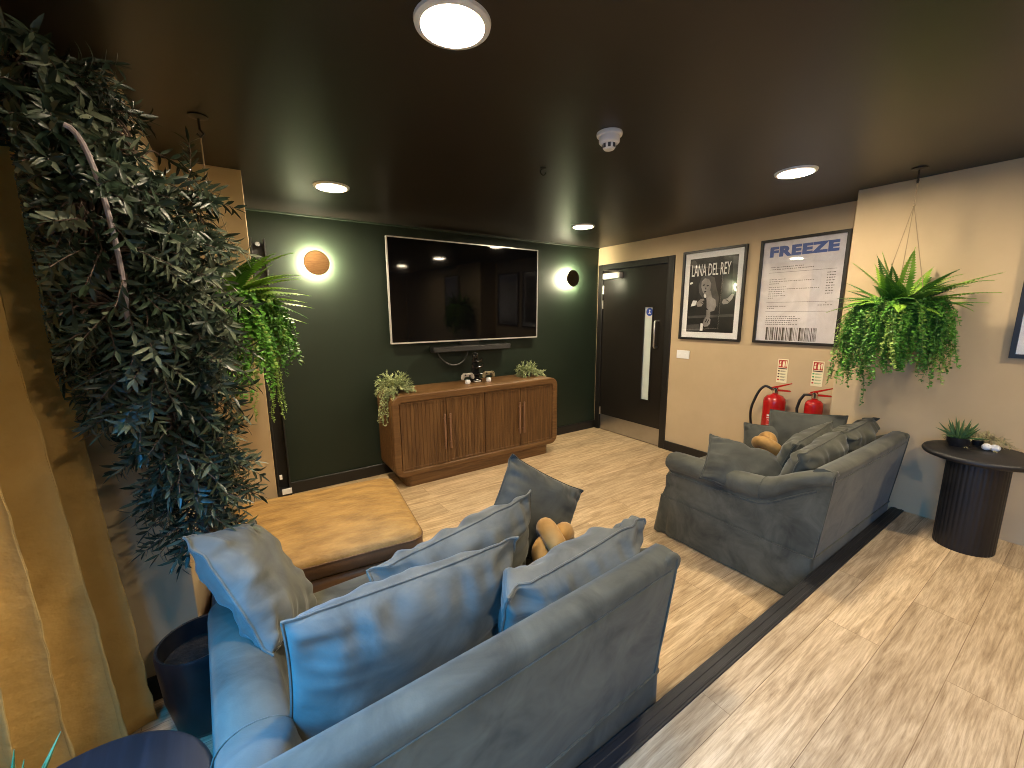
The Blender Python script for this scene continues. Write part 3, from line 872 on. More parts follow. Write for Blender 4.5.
# ------------------------------------------------------------------ wall sconces
def sconce(x, z, label, mat):
    s = wall_root('wall_sconce', (x, BACK, z), '-y'); tag(s, label, 'wall light', 'round backlit wall sconces')
    MB().lathe([(.045, 0), (.045, .066)], 32).build('mount', M['black_plastic'], s)
    MB().lathe([(.047, .044), (.074, .044), (.080, .052), (.076, .060), (.047, .060)], 48).build('light_ring', M['halo'], s)
    MB().lathe([(0, .064), (.090, .064), (.096, .067), (.098, .074), (.092, .079), (0, .081)], 56).build('disc', mat, s, angle=12)
sconce(.586, 1.937, 'round copper disc wall light glowing left of the television', M['copper'])
sconce(3.372, 1.925, 'round copper disc wall light, darkened as if shaded, glowing right of the television', M['copper_shaded'])

# black upright channel in the corner by the nib
U = empty('upright_channel', (.185, 3.70, 0)); tag(U, 'tall narrow black channel with a chrome fitting standing by the green wall corner', 'rail')
MB().box(-.045, .045, .045, .06, .10, 2.06).build('web', M['black_plastic'], U, bevel=.002)
for x in (-.045, .040):
    MB().box(x - .003, x + .008, -.05, .06, .10, 2.085).build('flange', M['black_plastic'], U, bevel=.002)
MB().lathe([(0, 0), (.016, 0), (.020, .006), (.020, .024), (.016, .03), (0, .03)], 20, Matrix.Translation((0, .02, 2.045)) @ Matrix.Rotation(R(90), 4, 'X')).build('roller', M['chrome'], U)
MB().box(-.05, .05, -.05, .07, 0, .10).build('foot', M['black_plastic'], U, bevel=.004)
MB().box(-.02, .05, -.066, -.05, .07, .115).build('white_clip', M['white_plastic'], U, bevel=.003)
MB().box(-.028, -.008, -.058, -.05, .20, .24).build('white_clip', M['white_plastic'], U, bevel=.002)

# ------------------------------------------------------------------ posters
def frame_poster(pos, w, h, label, name='framed_poster', face='-x'):
    p = wall_root(name, pos, face); tag(p, label, 'poster', 'black framed posters')
    fw = .022
    MB().ring(rrect(-w / 2, w / 2, -h / 2, h / 2, .001, 1), rrect(-w / 2 + fw, w / 2 - fw, -h / 2 + fw, h / 2 - fw, .001, 1), 0, .026, XY).build('frame', M['black_trim'], p, smooth=False, bevel=.002)
    return p
YC = lambda y, yc: yc - y
P1 = frame_poster((RIGHT, 2.279, 1.680), .632, .872, 'black framed singer poster with white mat, LANA DEL REY lettering')
MB().box(-.296, .296, -.416, .416, .002, .008).build('mat', M['white_paper'], P1, smooth=False)
art = MB().box(-.240, .240, -.358, .358, .008, .0095).build('print', M['photo_black'], P1, smooth=False)
text_mesh('LANA DEL REY', .162, M['photo_light'], 'lettering', P1, (-.022, .238, .0102), sx=.37, offset=.0008)
# big initials drop below the line
def ellipse(cx, cy, rx, ry, rot=0, n=28):
    return [(cx + rx * math.cos(a) * math.cos(rot) - ry * math.sin(a) * math.sin(rot), cy + rx * math.cos(a) * math.sin(rot) + ry * math.sin(a) * math.cos(rot)) for a in [2 * PI * k / n for k in range(n)]]
z0, z1 = .0096, .0101
hair = MB()
hair.prism([(-.135, .10), (-.110, .175), (-.045, .20), (.025, .165), (.050, .07), (.085, -.03), (.075, -.12), (.03, -.05), (-.02, -.03), (-.09, -.02), (-.125, .03)], z0, z0 + .0002, XY)
hair.prism([(-.238, -.20), (.238, -.18), (.238, -.205), (-.238, -.225)], z0, z0 + .0002, XY)
hair.prism([(-.238, -.29), (-.10, -.28), (-.08, -.35), (-.238, -.355)], z0, z0 + .0002, XY)
hair.prism([(.19, .34), (.238, .34), (.238, -.02), (.205, -.02)], z0, z0 + .0002, XY)
hair.prism(ellipse(-.19, .29, .03, .06, R(20)), z0, z0 + .0002, XY)
hair.build('print_shadow', M['photo_mid'], P1, smooth=False)
fig = MB()
fig.prism([(-.105, .135), (-.075, .165), (-.030, .155), (-.005, .11), (-.010, .055), (-.030, .015), (-.055, .00), (-.085, .03), (-.105, .08)], z0, z0 + .0004, XY)        # face turned to one side
fig.prism([(-.055, .02), (-.005, .045), (.012, -.02), (.050, -.045), (.062, -.10), (.045, -.15), (.0, -.16), (-.035, -.12), (-.040, -.05)], z0, z0 + .0003, XY)             # neck and shoulder
fig.prism([(-.150, -.075), (-.105, -.035), (-.075, -.030), (-.060, -.045), (-.085, -.055), (-.070, -.075), (-.090, -.105), (-.130, -.110)], z0, z0 + .0004, XY)             # hand in front
fig.prism([(-.035, -.14), (.005, -.145), (.010, -.205), (-.005, -.225), (-.030, -.215)], z0, z0 + .0003, XY)
fig.prism([(-.065, -.29), (-.055, -.235), (-.030, -.200), (-.005, -.205), (.015, -.235), (.012, -.275), (-.010, -.30), (-.045, -.305)], z0, z0 + .0004, XY)                  # lower hand
fig.prism([(.115, -.075), (.125, -.045), (.165, -.035), (.205, .005), (.225, .0), (.210, -.045), (.170, -.085), (.130, -.090)], z0, z0 + .0004, XY)                         # hand from the right edge
fig.build('print_figure', M['photo_grey'], P1, smooth=False)
for cx_, cy_, rx_, ry_, ro_ in ((-.080, .100, .013, .006, .2), (-.040, .092, .013, .006, .1), (-.062, .035, .014, .007, .1), (-.030, -.245, .005, .022, -.5), (-.010, -.250, .005, .020, -.4), (-.085, -.075, .004, .018, 1.1), (.165, -.055, .004, .02, 1.0)):
    MB().prism(ellipse(cx_, cy_, rx_, ry_, ro_, 14), z0 + .0004, z0 + .0005, XY).build('print_feature', M['photo_black'], P1, smooth=False)
MB().prism([(-.055, .085), (-.050, .058), (-.066, .058)], z0 + .0004, z0 + .0005, XY).build('print_feature', M['photo_black'], P1, smooth=False)
for poly in ([(-.205, -.105), (-.155, -.095), (-.140, -.050), (-.185, -.045)], [(-.090, -.345), (-.060, -.345), (-.060, -.275), (-.085, -.270)], ellipse(-.215, .125, .018, .010, .3), ellipse(-.060, -.005, .012, .020, .3)):
    MB().prism(poly, z0, z1 + .0002, XY).build('print_highlight', M['photo_light'], P1, smooth=False)
MB().box(-.296, .296, -.416, .416, .014, .016).build('glass', M['glass'], P1, smooth=False)

P2 = frame_poster((RIGHT, 1.534, 1.683), .630, .874, 'black framed receipt poster with big blue FREEZE lettering')
MB().box(-.300, .300, -.420, .420, .002, .008).build('print', M['receipt'], P2, smooth=False)
text_mesh('FREEZE', .106, M['freeze_blue'], 'lettering', P2, (.0, .328, .0085), sx=1.33, offset=.0062, spacing=1.10)
rn = random.Random(4)
def dash_block(lines, th_=.0055, gap=.004):
    ink = MB()
    for y, x0, x1 in lines:
        x = x0
        while x < x1 - .006:
            w_ = rn.uniform(.005, .014)
            ink.box(x, min(x + w_, x1), y - th_ / 2, y + th_ / 2, .008, .0085)
            x += w_ + rn.choice((gap, gap, .008))
    ink.build('printed_lines', M['ink_grey'], P2, smooth=False)
dash_block([(.205, -.225, .03), (.187, -.225, .095)])
dash_block([(y, -.225, b) for y, b in ((.105, -.10), (.087, .12), (.069, -.15))])
dash_block([(y, -.225, b) for y, b in ((.040, -.09), (.022, .15), (.004, -.10), (-.014, -.12), (-.032, -.09), (-.050, -.18))])
dash_block([(-.120, -.225, -.08), (-.138, -.225, -.16)])
dash_block([(y, -.225, b) for y, b in ((-.205, .0), (-.222, .04), (-.239, .02), (-.256, -.02), (-.273, .03))])
dash_block([(.135 - k * .020, .19, .245) for k in range(9)], .0065)
dash_block([(-.098, .20, .22), (-.115, .15, .25)])
bars = MB()
for y in (.160, -.088, -.165):
    MB().box(-.235, .250, y, y + .0025, .008, .0085).build('ruled_line', M['ink_grey'], P2, smooth=False)
x = -.215
while x < .17:
    w_ = rn.choice((.003, .004, .006, .010, .014)); bars.box(x, x + w_, -.408, -.298, .008, .0085)
    x += w_ + rn.choice((.003, .004, .007, .010))
bars.build('barcode_stripe', M['ink'], P2, smooth=False)
MB().box(-.300, .300, -.420, .420, .014, .016).build('glass', M['glass'], P2, smooth=False)

P3 = frame_poster((NEAR, .335 - .315, 1.258 + .436), .630, .872, 'black framed print at the right edge above the side table')
MB().box(-.300, .300, -.420, .420, .002, .008).build('mat', M['white_paper'], P3, smooth=False)
MB().box(-.262, .262, -.372, .380, .008, .0095).build('print', M['dark_print'], P3, smooth=False)
MB().box(-.300, .300, -.420, .420, .014, .016).build('glass', M['glass'], P3, smooth=False)

# ------------------------------------------------------------------ socket, safety signs, extinguishers
so = wall_root('wall_switch', (RIGHT, 2.540, 1.082), '-x'); tag(so, 'white double wall switch plate between the door and the singer poster', 'switch')
MB().box(-.073, .073, -.043, .043, 0, .009).build('plate', M['white_plastic'], so, bevel=.003)
for x in (-.032, .032):
    MB().box(x - .012, x + .012, -.014, .014, .009, .013).build('rocker', M['white_plastic'], so, bevel=.002)

def safety_sign(y, z, label, green):
    s = wall_root('safety_sign', (RIGHT, y, z), '-x'); tag(s, label, 'sign', 'extinguisher signs on the wall')
    MB().box(-.040, .040, -.102, .102, 0, .003).build('plate', M['sign_cream'], s, smooth=False, bevel=.001)
    r_ = MB().box(-.033, .033, .030, .094, .003, .0036).build('red_square', M['sign_red'], s, smooth=False)
    p = MB()
    p.prism(rrect(-.002, .014, .036, .078, .006, 3), .0036, .0041, XY)                      # extinguisher symbol
    p.prism([(.000, .080), (.016, .083), (.016, .086), (.000, .084)], .0036, .0041, XY)
    p.prism([(-.027, .040), (-.014, .040), (-.014, .062), (-.027, .062)], .0036, .0041, XY)
    p.prism([(-.027, .068), (-.020, .088), (-.014, .084), (-.016, .066)], .0036, .0041, XY)  # flame
    p.prism([(.020, .040), (.029, .040), (.029, .086), (.020, .086)], .0036, .0041, XY)
    p.build('pictogram', M['sign_cream'], r_, smooth=False)
    MB().box(-.034, .034, .016, .025, .003, .0036).build('bar', M['sign_dark'], s, smooth=False)
    for k in range(4):
        yy = -.002 - k * .025
        mt = M['sign_green'] if green and k < 2 else (M['sign_red'] if k == 3 else M['sign_dark'])
        MB().box(-.034, -.020, yy - .006, yy + .006, .003, .0036).build('hazard_symbol', mt, s, smooth=False)
    l_ = MB()
    for k in range(4):
        yy = -.002 - k * .025
        l_.box(-.014, .030, yy + .001, yy + .004, .003, .0035).box(-.014, .022, yy - .005, yy - .002, .003, .0035)
    l_.build('small_print', M['ink_grey'] if not green else M['sign_green'], s, smooth=False)
safety_sign(1.587, 1.015, 'cream extinguisher sign with red square, farther from the right wall corner', False)
safety_sign(1.330, 1.020, 'cream extinguisher sign with red square and green rows, nearer the wall corner', True)

def extinguisher(y, zb, r, hb, label, hose):
    e = empty('fire_extinguisher', (RIGHT - r - .035, y, zb)); tag(e, label, 'fire extinguisher', 'red fire extinguishers on the wall')
    MB().lathe([(r * .9, 0), (r, .008), (r, hb - r * .75), (r * .93, hb - r * .42), (r * .70, hb - r * .14), (r * .32, hb), (.020, hb + .006), (.020, hb + .03), (0, hb + .03)], 36).build('cylinder', M['red'], e, angle=60)
    MB().lathe([(.021, hb + .008), (.024, hb + .012), (.024, hb + .050), (.015, hb + .058), (0, hb + .058)], 18).build('valve', M['chrome'], e)
    lv = MB()
    lv.prism([(-.045, .045), (.10, .050), (.115, .044), (.115, .038), (.02, .030), (-.03, .030)], -.011, .011, lambda a, b, d_: (d_, -a, hb + b))
    lv.build('lower_lever', M['red'], e, bevel=.002)
    lv = MB().prism([(-.035, .058), (-.010, .068), (.115, .112), (.118, .104), (.0, .052), (-.03, .048)], -.010, .010, lambda a, b, d_: (d_, -a, hb + b))
    lv.build('upper_lever', M['red'], e, bevel=.002)
    if hose:
        hp = []
        for i in range(22):
            t_ = i / 21
            hp.append((-.01 - .05 * math.sin(PI * t_), .025 + (r + .055) * math.sin(PI * min(1, t_ * .62)) ** .9, hb + .045 + .03 * math.sin(PI * min(1, t_ * 2.2)) * (t_ < .45) - (max(0, t_ - .12)) ** 1.25 * (hb * .78)))
        MB().tube(hp, .0105, 10).build('hose', M['rubber'], e)
        MB().tube([hp[-1], (hp[-1][0], hp[-1][1] - .004, hp[-1][2] - .05)], [.011, .014], 10).build('nozzle', M['black_plastic'], e)
    else:
        MB().tube([(0, .02, hb + .036), (-.01, .07, hb + .03), (-.012, r + .035, hb - .02), (-.012, r + .05, hb - .09), (-.012, r + .045, hb - .14)], .011, 10).build('hose', M['rubber'], e)
        MB().lathe([(.016, 0), (.026, -.03), (.040, -.19), (.034, -.19), (0, -.16)], 24, Matrix.Translation((-.012, r + .045, hb - .13))).build('horn', M['black_plastic'], e)
    # instruction label on the side facing the room
    lab = MB(); vs = []; fs = []
    n_ = 12
    for j, z in enumerate((hb * .28, hb * .72)):
        for i in range(n_ + 1):
            a = R(170 + 110 * i / n_); vs.append(((r + .0012) * math.cos(a), (r + .0012) * math.sin(a), z))
    for i in range(n_): fs.append((i, i + 1, n_ + 2 + i, n_ + 1 + i))
    lab.add(vs, fs)
    lo = lab.build('label', flat('label red %s' % hose, (.50, .03, .03), .35), e, fix=False)
    tx = MB()
    for k, (z, a0, a1, th_) in enumerate(((.70, 172, 215, .014), (.665, 172, 235, .008), (.63, 178, 250, .006), (.56, 172, 268, .003), (.52, 180, 245, .006), (.49, 180, 262, .006), (.46, 180, 240, .006), (.42, 180, 262, .006), (.38, 176, 225, .010), (.33, 176, 262, .004))):
        zz = hb * z; vs = []; fs = []
        m_ = 10
        for z_ in (zz - th_ / 2, zz + th_ / 2):
            for i in range(m_ + 1):
                a = R(a0 + (a1 - a0) * i / m_); vs.append(((r + .0020) * math.cos(a), (r + .0020) * math.sin(a), z_))
        for i in range(m_): fs.append((i, i + 1, m_ + 2 + i, m_ + 1 + i))
        tx.add(vs, fs)
    tx.build('label_print', M['label_white'], lo, fix=False)
    MB().box(r - .01, r + .035, -.03, .03, hb * .55, hb * .60).box(r + .028, r + .035, -.02, .02, hb * .4, hb * .9).build('wall_bracket', M['black_plastic'], e, smooth=False)
    return e
extinguisher(1.575, .255, .084, .57, 'large red fire extinguisher with long looped black hose below the plain sign', True)
extinguisher(1.295, .335, .062, .49, 'slimmer red fire extinguisher nearer the wall corner behind the loveseat cushions', False)

# ------------------------------------------------------------------ ceiling fittings
def downlight(x, y, label):
    e = empty('downlight', (x, y, CEIL)); tag(e, label, 'ceiling light', 'round ceiling downlights')
    MB().lathe([(.086, -.002), (.088, -.012), (.097, -.012), (.105, -.008), (.107, 0), (.086, 0)], 64).build('trim_ring', M['white_plastic'], e)
    MB().lathe([(0, -.0075), (.087, -.0075), (.087, -.002), (0, -.002)], 64).build('diffuser', M['downlight'], e)
downlight(.580, 1.153, 'large looking round downlight nearest the camera at the top of the photo')
downlight(.578, 2.895, 'round downlight above the copper wall light')
downlight(2.765, 2.930, 'round downlight near the door end of the television')
downlight(2.768, 1.180, 'round downlight above the far loveseat')
downlight(.580, -.585, 'added unseen downlight behind the camera on the left')  # added out of view to light the near floor and sofa backs
downlight(2.768, -.585, 'added unseen downlight behind the camera on the right')  # also added, warms the right-hand sofa back and floor
sd = empty('smoke_detector', (1.474, 1.406, CEIL)); tag(sd, 'white smoke detector on the dark ceiling', 'smoke detector')
MB().lathe([(0, 0), (.056, 0), (.058, -.006), (.056, -.014), (.050, -.016), (.0, -.016)], 40).build('base_ring', M['white_plastic'], sd)
MB().lathe([(.044, -.014), (.046, -.020), (.0455, -.040), (.040, -.046), (.030, -.048), (0, -.048)], 40).build('body', M['white_plastic'], sd)
MB().lathe([(.030, -.046), (.028, -.062), (.022, -.070), (0, -.072)], 30).build('sensor_cap', M['white_plastic'], sd)
k = MB()
for a in range(8):
    b_ = 2 * PI * a / 8
    k.box(-.006, .006, -.0015, .0015, -.010, .010, Matrix.Translation((.0292 * math.cos(b_), .0292 * math.sin(b_), -.055)) @ Matrix.Rotation(b_ + PI / 2, 4, 'Z'))
k.build('vents', M['ink_grey'], sd, smooth=False)
ck = empty('ceiling_hook', (1.498, 1.919, CEIL)); tag(ck, 'small black hook on the ceiling in front of the television', 'hook')
MB().lathe([(0, 0), (.018, 0), (.018, -.004), (.006, -.008), (0, -.008)], 16).build('plate', M['black_trim'], ck)
MB().tube([(.018 * math.cos(a) - .0, 0, -.022 + .016 * math.sin(a)) for a in [R(90 + 30 * i) for i in range(10)]], .003, 6).build('hook', M['black_trim'], ck)

# ------------------------------------------------------------------ foliage
def frond(mb, p, d, L, arch, W, seed, n=22, up=Vector((0, 0, 1)), tube=True):
    rnd = random.Random(seed)
    d = d.normalized(); q = p.copy(); pts = [q.copy()]; dirs = [d.copy()]
    for i in range(n):
        d = (d + Vector((0, 0, -arch / n)) + Vector((rnd.uniform(-.02, .02), rnd.uniform(-.02, .02), 0))).normalized()
        q = q + d * L / n; pts.append(q.copy()); dirs.append(d.copy())
    if tube: mb.tube(pts, .0014, 4)
    for i in range(2, n + 1):
        t = i / n
        s = d.cross(up); s = dirs[i].cross(up)
        s = s.normalized() if s.length > 1e-4 else Vector((1, 0, 0))
        w = W * (math.sin(PI * min(1, t * .92 + .12)) ** .7) * (1 - .55 * t)
        nn = s.cross(dirs[i])
        for sg in (1, -1):
            ld = (s * sg + dirs[i] * .45 + Vector((0, 0, -.15))).normalized()
            mb.leaf(pts[i], ld, nn, w, L / n * 1.25, .1, .2)

def strand(mb, p, out, length, seed, lw=.013, step=.014, drop=1.0, ln=.018):
    rnd = random.Random(seed); q = p.copy(); dv = out.normalized(); pts = [q.copy()]
    k = int(length / step)
    for i in range(k):
        dv = (dv + Vector((rnd.uniform(-.18, .18), rnd.uniform(-.18, .18), -.34 * drop))).normalized()
        q = q + dv * step; pts.append(q.copy())
        for m_ in range(2):
            ld = Vector((rnd.uniform(-1, 1), rnd.uniform(-1, 1), rnd.uniform(-.7, .5))) + out * .4
            mb.leaf(q, ld, (out + Vector((0, 0, .6))), ln * rnd.uniform(.7, 1.2), lw * rnd.uniform(.8, 1.2), .1)
    mb.tube(pts, .0011, 4)

def clip(mb, ok):
    """drop leaves that would poke through a wall"""
    keep = [f for f in mb.f if all(ok(mb.v[i]) for i in f)]
    used = sorted({i for f in keep for i in f}); re = {i: k for k, i in enumerate(used)}
    mb.v = [mb.v[i] for i in used]; mb.f = [tuple(re[i] for i in f) for f in keep]
    return mb

def hanging_fern(hook, zc, label, seed, bias, ok, sizes, cfg):
    rnd = random.Random(seed)
    F = empty('hanging_fern', (hook[0], hook[1], zc)); tag(F, label, 'hanging plant', 'hanging artificial ferns')
    base = Vector(F.location)
    okl = lambda v: ok((v[0] + base.x, v[1] + base.y, v[2] + base.z))
    rb = .12
    MB().lathe([(0, -.13), (rb * .55, -.125), (rb * .9, -.06), (rb, 0), (rb * .93, 0), (rb * .8, -.03), (0, -.03)], 28).build('basket', mottled('coir basket', (.05, .03, .015), (.1, .06, .03), 40, .95, .8, 60, .01), F)
    top = CEIL - zc
    hk = MB().lathe([(0, top), (.035, top), (.035, top - .005), (.008, top - .010), (0, top - .010)], 20)
    hk.tube([(0, 0, top), (0, 0, top - .05), (.012, 0, top - .065), (0, 0, top - .08), (-.010, 0, top - .068)], .0045, 6)
    hk.build('ceiling_hook', M['black_trim'], F)
    kn = top - .20
    st = MB().tube([(0, 0, top - .078), (0, 0, kn)], .0028, 5)
    for a in (20, 140, 260):
        st.tube([(0, 0, kn), (rb * math.cos(R(a)), rb * math.sin(R(a)), 0)], .0022, 5)
    st.sphere((0, 0, kn), .008, 8, 6)
    st.build('cord', M['string'], F)
    fr1, fr2 = MB(), MB()
    for k in range(cfg['fronds']):
        a = 2 * PI * k / cfg['fronds'] + rnd.uniform(-.2, .2); el = rnd.uniform(.15, 1.15)
        dd = Vector((math.cos(a) * math.cos(el), math.sin(a) * math.cos(el), math.sin(el))) + Vector(bias) * rnd.uniform(0, .6)
        L = rnd.uniform(*sizes)
        frond(fr1 if rnd.random() < cfg['bright'] else fr2, Vector((.04 * math.cos(a), .04 * math.sin(a), 0)), dd, L, rnd.uniform(.3, 1.3), .052, seed * 100 + k)
    for k, (dv, L, ar) in enumerate(cfg.get('extra', [])):
        frond(fr1, Vector((0, 0, 0)), Vector(dv), L, ar, cfg.get('ew', .06), seed * 300 + k)
    clip(fr1, okl).build('fronds', M['fern'], F, fix=False)
    clip(fr2, okl).build('fronds', M['fern_dark'], F, fix=False)['label'] = 'darker green fronds'
    t1, t2, t3 = MB(), MB(), MB()
    for k in range(cfg['strands']):
        a = rnd.uniform(0, 2 * PI); r_ = rb * rnd.uniform(.3, 1.15)
        o_ = Vector((math.cos(a), math.sin(a), rnd.uniform(-.1, .5)))
        which = t1 if rnd.random() < .55 else (t2 if rnd.random() < .5 else t3)
        L = rnd.uniform(*cfg['len']) * (.92 + .34 * noise.noise(Vector((math.cos(a) * 1.3 + seed, math.sin(a) * 1.3, .5))))
        L = max(.08, L)
        strand(which, Vector((r_ * math.cos(a), r_ * math.sin(a), rnd.uniform(-.03, .05))), o_ * cfg.get('spread', 1), L, seed * 1000 + k, drop=cfg.get('drop', .45))
    for k in range(cfg.get('tails', 0)):
        a = rnd.uniform(-1.6, .2)
        strand(t2, Vector((rb * math.cos(a), rb * math.sin(a), -.2)), Vector((math.cos(a), math.sin(a), .6)), rnd.uniform(.30, .42), seed * 2000 + k, drop=.75, lw=.006, ln=.012, step=.007)
    clip(t1, okl).build('trailing_leaves', M['trail'], F, fix=False)
    clip(t2, okl).build('trailing_leaves', M['trail_pale'], F, fix=False)['label'] = 'paler yellow green trailing leaves'
    clip(t3, okl).build('trailing_leaves', M['fern_dark'], F, fix=False)['label'] = 'darker green trailing leaves'
    return F
ok_r = lambda v: v[0] < NEAR - .006 or v[1] > 1.125
hanging_fern((3.30, .77), 1.545, 'bushy hanging fern in front of the right wall above the far loveseat', 3, (0, -.12, .12), ok_r, (.18, .34),
             dict(fronds=74, bright=.5, strands=420, len=(.14, .56), drop=.58, spread=.58, extra=[((-.05, -.85, .55), .42, .35), ((.0, -.9, .40), .40, .5), ((-.1, -.95, .18), .36, .3), ((-.1, -.8, .7), .40, .8), ((-.2, .5, .9), .36, .6), ((-.1, .3, 1), .34, .4), ((-.15, -.1, 1), .34, .4)]))
ok_l = lambda v: (v[0] > -.25 if v[1] > 1.96 else True) and v[1] < 2.84 and not (v[0] < -.25 and v[1] > 1.94)
hanging_fern((-.048, 2.198), 1.58, 'bright hanging fern beside the olive tree in front of the beige nib', 6, (.25, -.2, .05), ok_l, (.20, .34),
             dict(fronds=34, bright=.6, strands=340, len=(.20, .50), drop=.5, spread=1.0, tails=9, extra=[((.75, -.35, .75), .36, .9), ((.85, -.3, .35), .36, .6), ((.9, -.25, .12), .36, .4), ((.6, -.1, .95), .38, 1.0), ((.95, -.2, -.15), .34, .3), ((.75, -.55, .5), .34, .7), ((.5, -.5, .9), .36, .9), ((.8, .1, .6), .34, .7), ((.95, -.4, .25), .34, .5), ((.3, -.6, .8), .32, .9)], ew=.075))

# ------------------------------------------------------------------ olive tree
TX, TY = -.235, 1.745
T = empty('olive_tree', (TX, TY, 0)); tag(T, 'tall artificial olive tree in a dark round pot beside the curtain', 'potted tree')
MB().lathe([(0, 0), (.080, 0), (.100, .03), (.122, .16), (.130, .30), (.131, .345), (.127, .352), (.120, .350), (.117, .33), (.114, .28), (0, .28)], 56).build('planter', M['pot'], T, angle=60)
MB().lathe([(.113, .284), (.06, .292), (0, .295)], 30).build('soil', M['soil'], T)
rnd = random.Random(21)
def bez(p, n=14):
    out = []
    for i in range(n):
        t = i / (n - 1); q = Vector((0, 0, 0)); k = len(p) - 1
        for j, v in enumerate(p):
            q += Vector(v) * (math.comb(k, j) * t ** j * (1 - t) ** (k - j))
        out.append(q)
    return out
trunks = [
    [(.06, 0, .28), (.08, -.02, .7), (.10, -.04, 1.1), (.04, -.05, 1.6), (.04, -.02, 1.98)],
    [(.07, -.02, .28), (.11, -.05, .8), (.02, -.08, 1.3), (-.10, -.09, 1.75), (-.15, -.04, 2.15)],
    [(.05, .01, .28), (.09, .02, .8), (.14, .0, 1.2), (.12, -.02, 1.5), (.13, .02, 1.84)],
    [(.06, .02, .28), (.11, -.05, .75), (.06, -.12, 1.1), (-.02, -.16, 1.4), (-.06, -.18, 1.75)],
]
tb = [bez(p) for p in trunks]
for p in tb:
    MB().tube(p, [.013 * (1 - .75 * i / len(p)) + .002 for i in range(len(p))], 8).build('trunk', M['bark'], T)
pl = bez([(-.015, -.22, 1.50), (.005, -.26, 1.68), (-.015, -.26, 1.86), (-.025, -.27, 1.97), (-.06, -.28, 1.97)])
fol, fol2, tw = MB(), MB(), MB()
def env(p):
    x, y, z = p[0] + TX, p[1] + TY, p[2]
    def el(c, r): return sum(((a - b) / q) ** 2 for a, b, q in zip((x, y, z), c, r)) < 1
    return (el((-.37, 1.72, 2.00), (.15, .17, .24)) or el((-.31, 1.68, 1.70), (.20, .20, .36)) or el((-.17, 1.69, 1.52), (.13, .19, .34))
            or el((-.215, 1.70, 1.30), (.13, .18, .24)) or el((-.165, 1.72, 1.00), (.09, .13, .26)) or el((-.065, 1.74, 1.84), (.04, .08, .12)))
def ok_t(v):
    X, Y, Z = v[0] + TX, v[1] + TY, v[2]
    if X < -.25 and Y > 1.945: return False
    if Z > CEIL - .02: return False
    if (X + .50) * .956 - (Y - 1.82) * .292 < .06 and Z < 1.98: return False
    if X < -.268 * Y and Z < 1.97: return False
    return X > -.80
cnt = 0; tries = 0
while cnt < 1150 and tries < 90000:
    tries += 1
    p = Vector((rnd.uniform(-.30, .26), rnd.uniform(-.26, .20), rnd.uniform(.72, 2.24)))
    if not env(p) or not ok_t(p): continue
    best = min((q for t_ in tb for q in t_ if q.z < p.z + .05 and q.z > .62), key=lambda q: (q - p).length, default=None)
    if best is None: continue
    cnt += 1
    out = (p - best); L = out.length
    if L < .05: out = Vector((rnd.uniform(-1, 1), rnd.uniform(-1, 1), .5)).normalized() * .08
    end = best + out * 1.0
    mid = best.lerp(end, .5) + Vector((0, 0, .04 + .03 * rnd.random()))
    path = [best * (1 - t) ** 2 + mid * 2 * t * (1 - t) + end * t * t for t in [i / 9 for i in range(10)]]
    tw.tube(path, [.0032 * (1 - .6 * i / 9) + .0007 for i in range(10)], 5)
    dv = (path[-1] - path[-2]).normalized() + Vector((rnd.uniform(-.5, .5), rnd.uniform(-.5, .5), rnd.uniform(-.1, .7)))
    dv.normalize(); q = path[-3].copy(); tip = [q.copy()]
    roll = rnd.uniform(0, PI)
    m_ = fol if rnd.random() < .84 else fol2
    for i in range(8):
        dv = (dv + Vector((rnd.uniform(-.15, .15), rnd.uniform(-.15, .15), -.04))).normalized()
        q = q + dv * .0155; tip.append(q.copy())
        s = dv.orthogonal().normalized(); s = Matrix.Rotation(roll + i * PI / 2, 3, dv) @ s
        for sg in (1, -1):
            ld = dv * .75 + s * sg
            nn = dv * .9 - s * sg * .4 + Vector((0, 0, .5))
            mm = m_ if rnd.random() < .92 else fol2
            mm.leaf(q, ld, nn, rnd.uniform(.034, .058), rnd.uniform(.009, .0135), .12, rnd.uniform(-.1, .5))
    m_.leaf(q, dv, Vector((0, 0, 1)), .05, .011, .12)
    tw.tube(tip, .0012, 4)
clip(tw, ok_t).build('twigs', M['bark'], T, fix=False)
clip(fol, ok_t).build('leaves', M['olive'], T, fix=False)
clip(fol2, ok_t).build('leaves', M['olive_light'], T, fix=False)['label'] = 'paler leaf undersides'
MB().tube(pl, .0062, 8).build('bent_stem', M['stem_pale'], T)['label'] = 'pale bare bent stem'

# ------------------------------------------------------------------ curtain
cu = MB(); NS, NT = 150, 44
rings = []
for j in range(NT + 1):
    t = j / NT                       # 0 at the floor
    z = .012 + t * (CEIL - .075)
    fl = (1 - t) ** 1.6
    row = []
    for i in range(NS + 1):
        s = i / NS
        a = Vector((-.70, 1.08)).lerp(Vector((-.535, 1.83)), s)
        nrm = Vector((.964, -.265)); tan = Vector((.265, .964))
        ph = (s - 1) * 4.5 * 2 * PI + 1.25 + .6 * (1 - s) * noise.noise(Vector((s * 4, z * .6, 0)))
        amp = (.072 + .020 * fl) * (.75 + .5 * noise.noise(Vector((s * 6, 3.1, z * .4))))
        off = math.sin(ph) * amp + .020 * noise.noise(Vector((s * 16, z * 1.7, 5))) + .010 * fl * noise.noise(Vector((s * 22, z * 14, 2))) + .004 * noise.noise(Vector((s * 50, z * 12, 2)))
        q = a + nrm * (off + .055 * fl * s) + tan * (.25 * amp * math.sin(2 * ph) + .035 * fl * s)
        row.append((q.x, q.y, z))
    rings.append(row)
cu.loft(rings, cap=False, closed_ring=False)
co = cu.build('curtain', M['curtain'], None, angle=80)
sm = co.modifiers.new('thickness', 'SOLIDIFY'); sm.thickness = .003
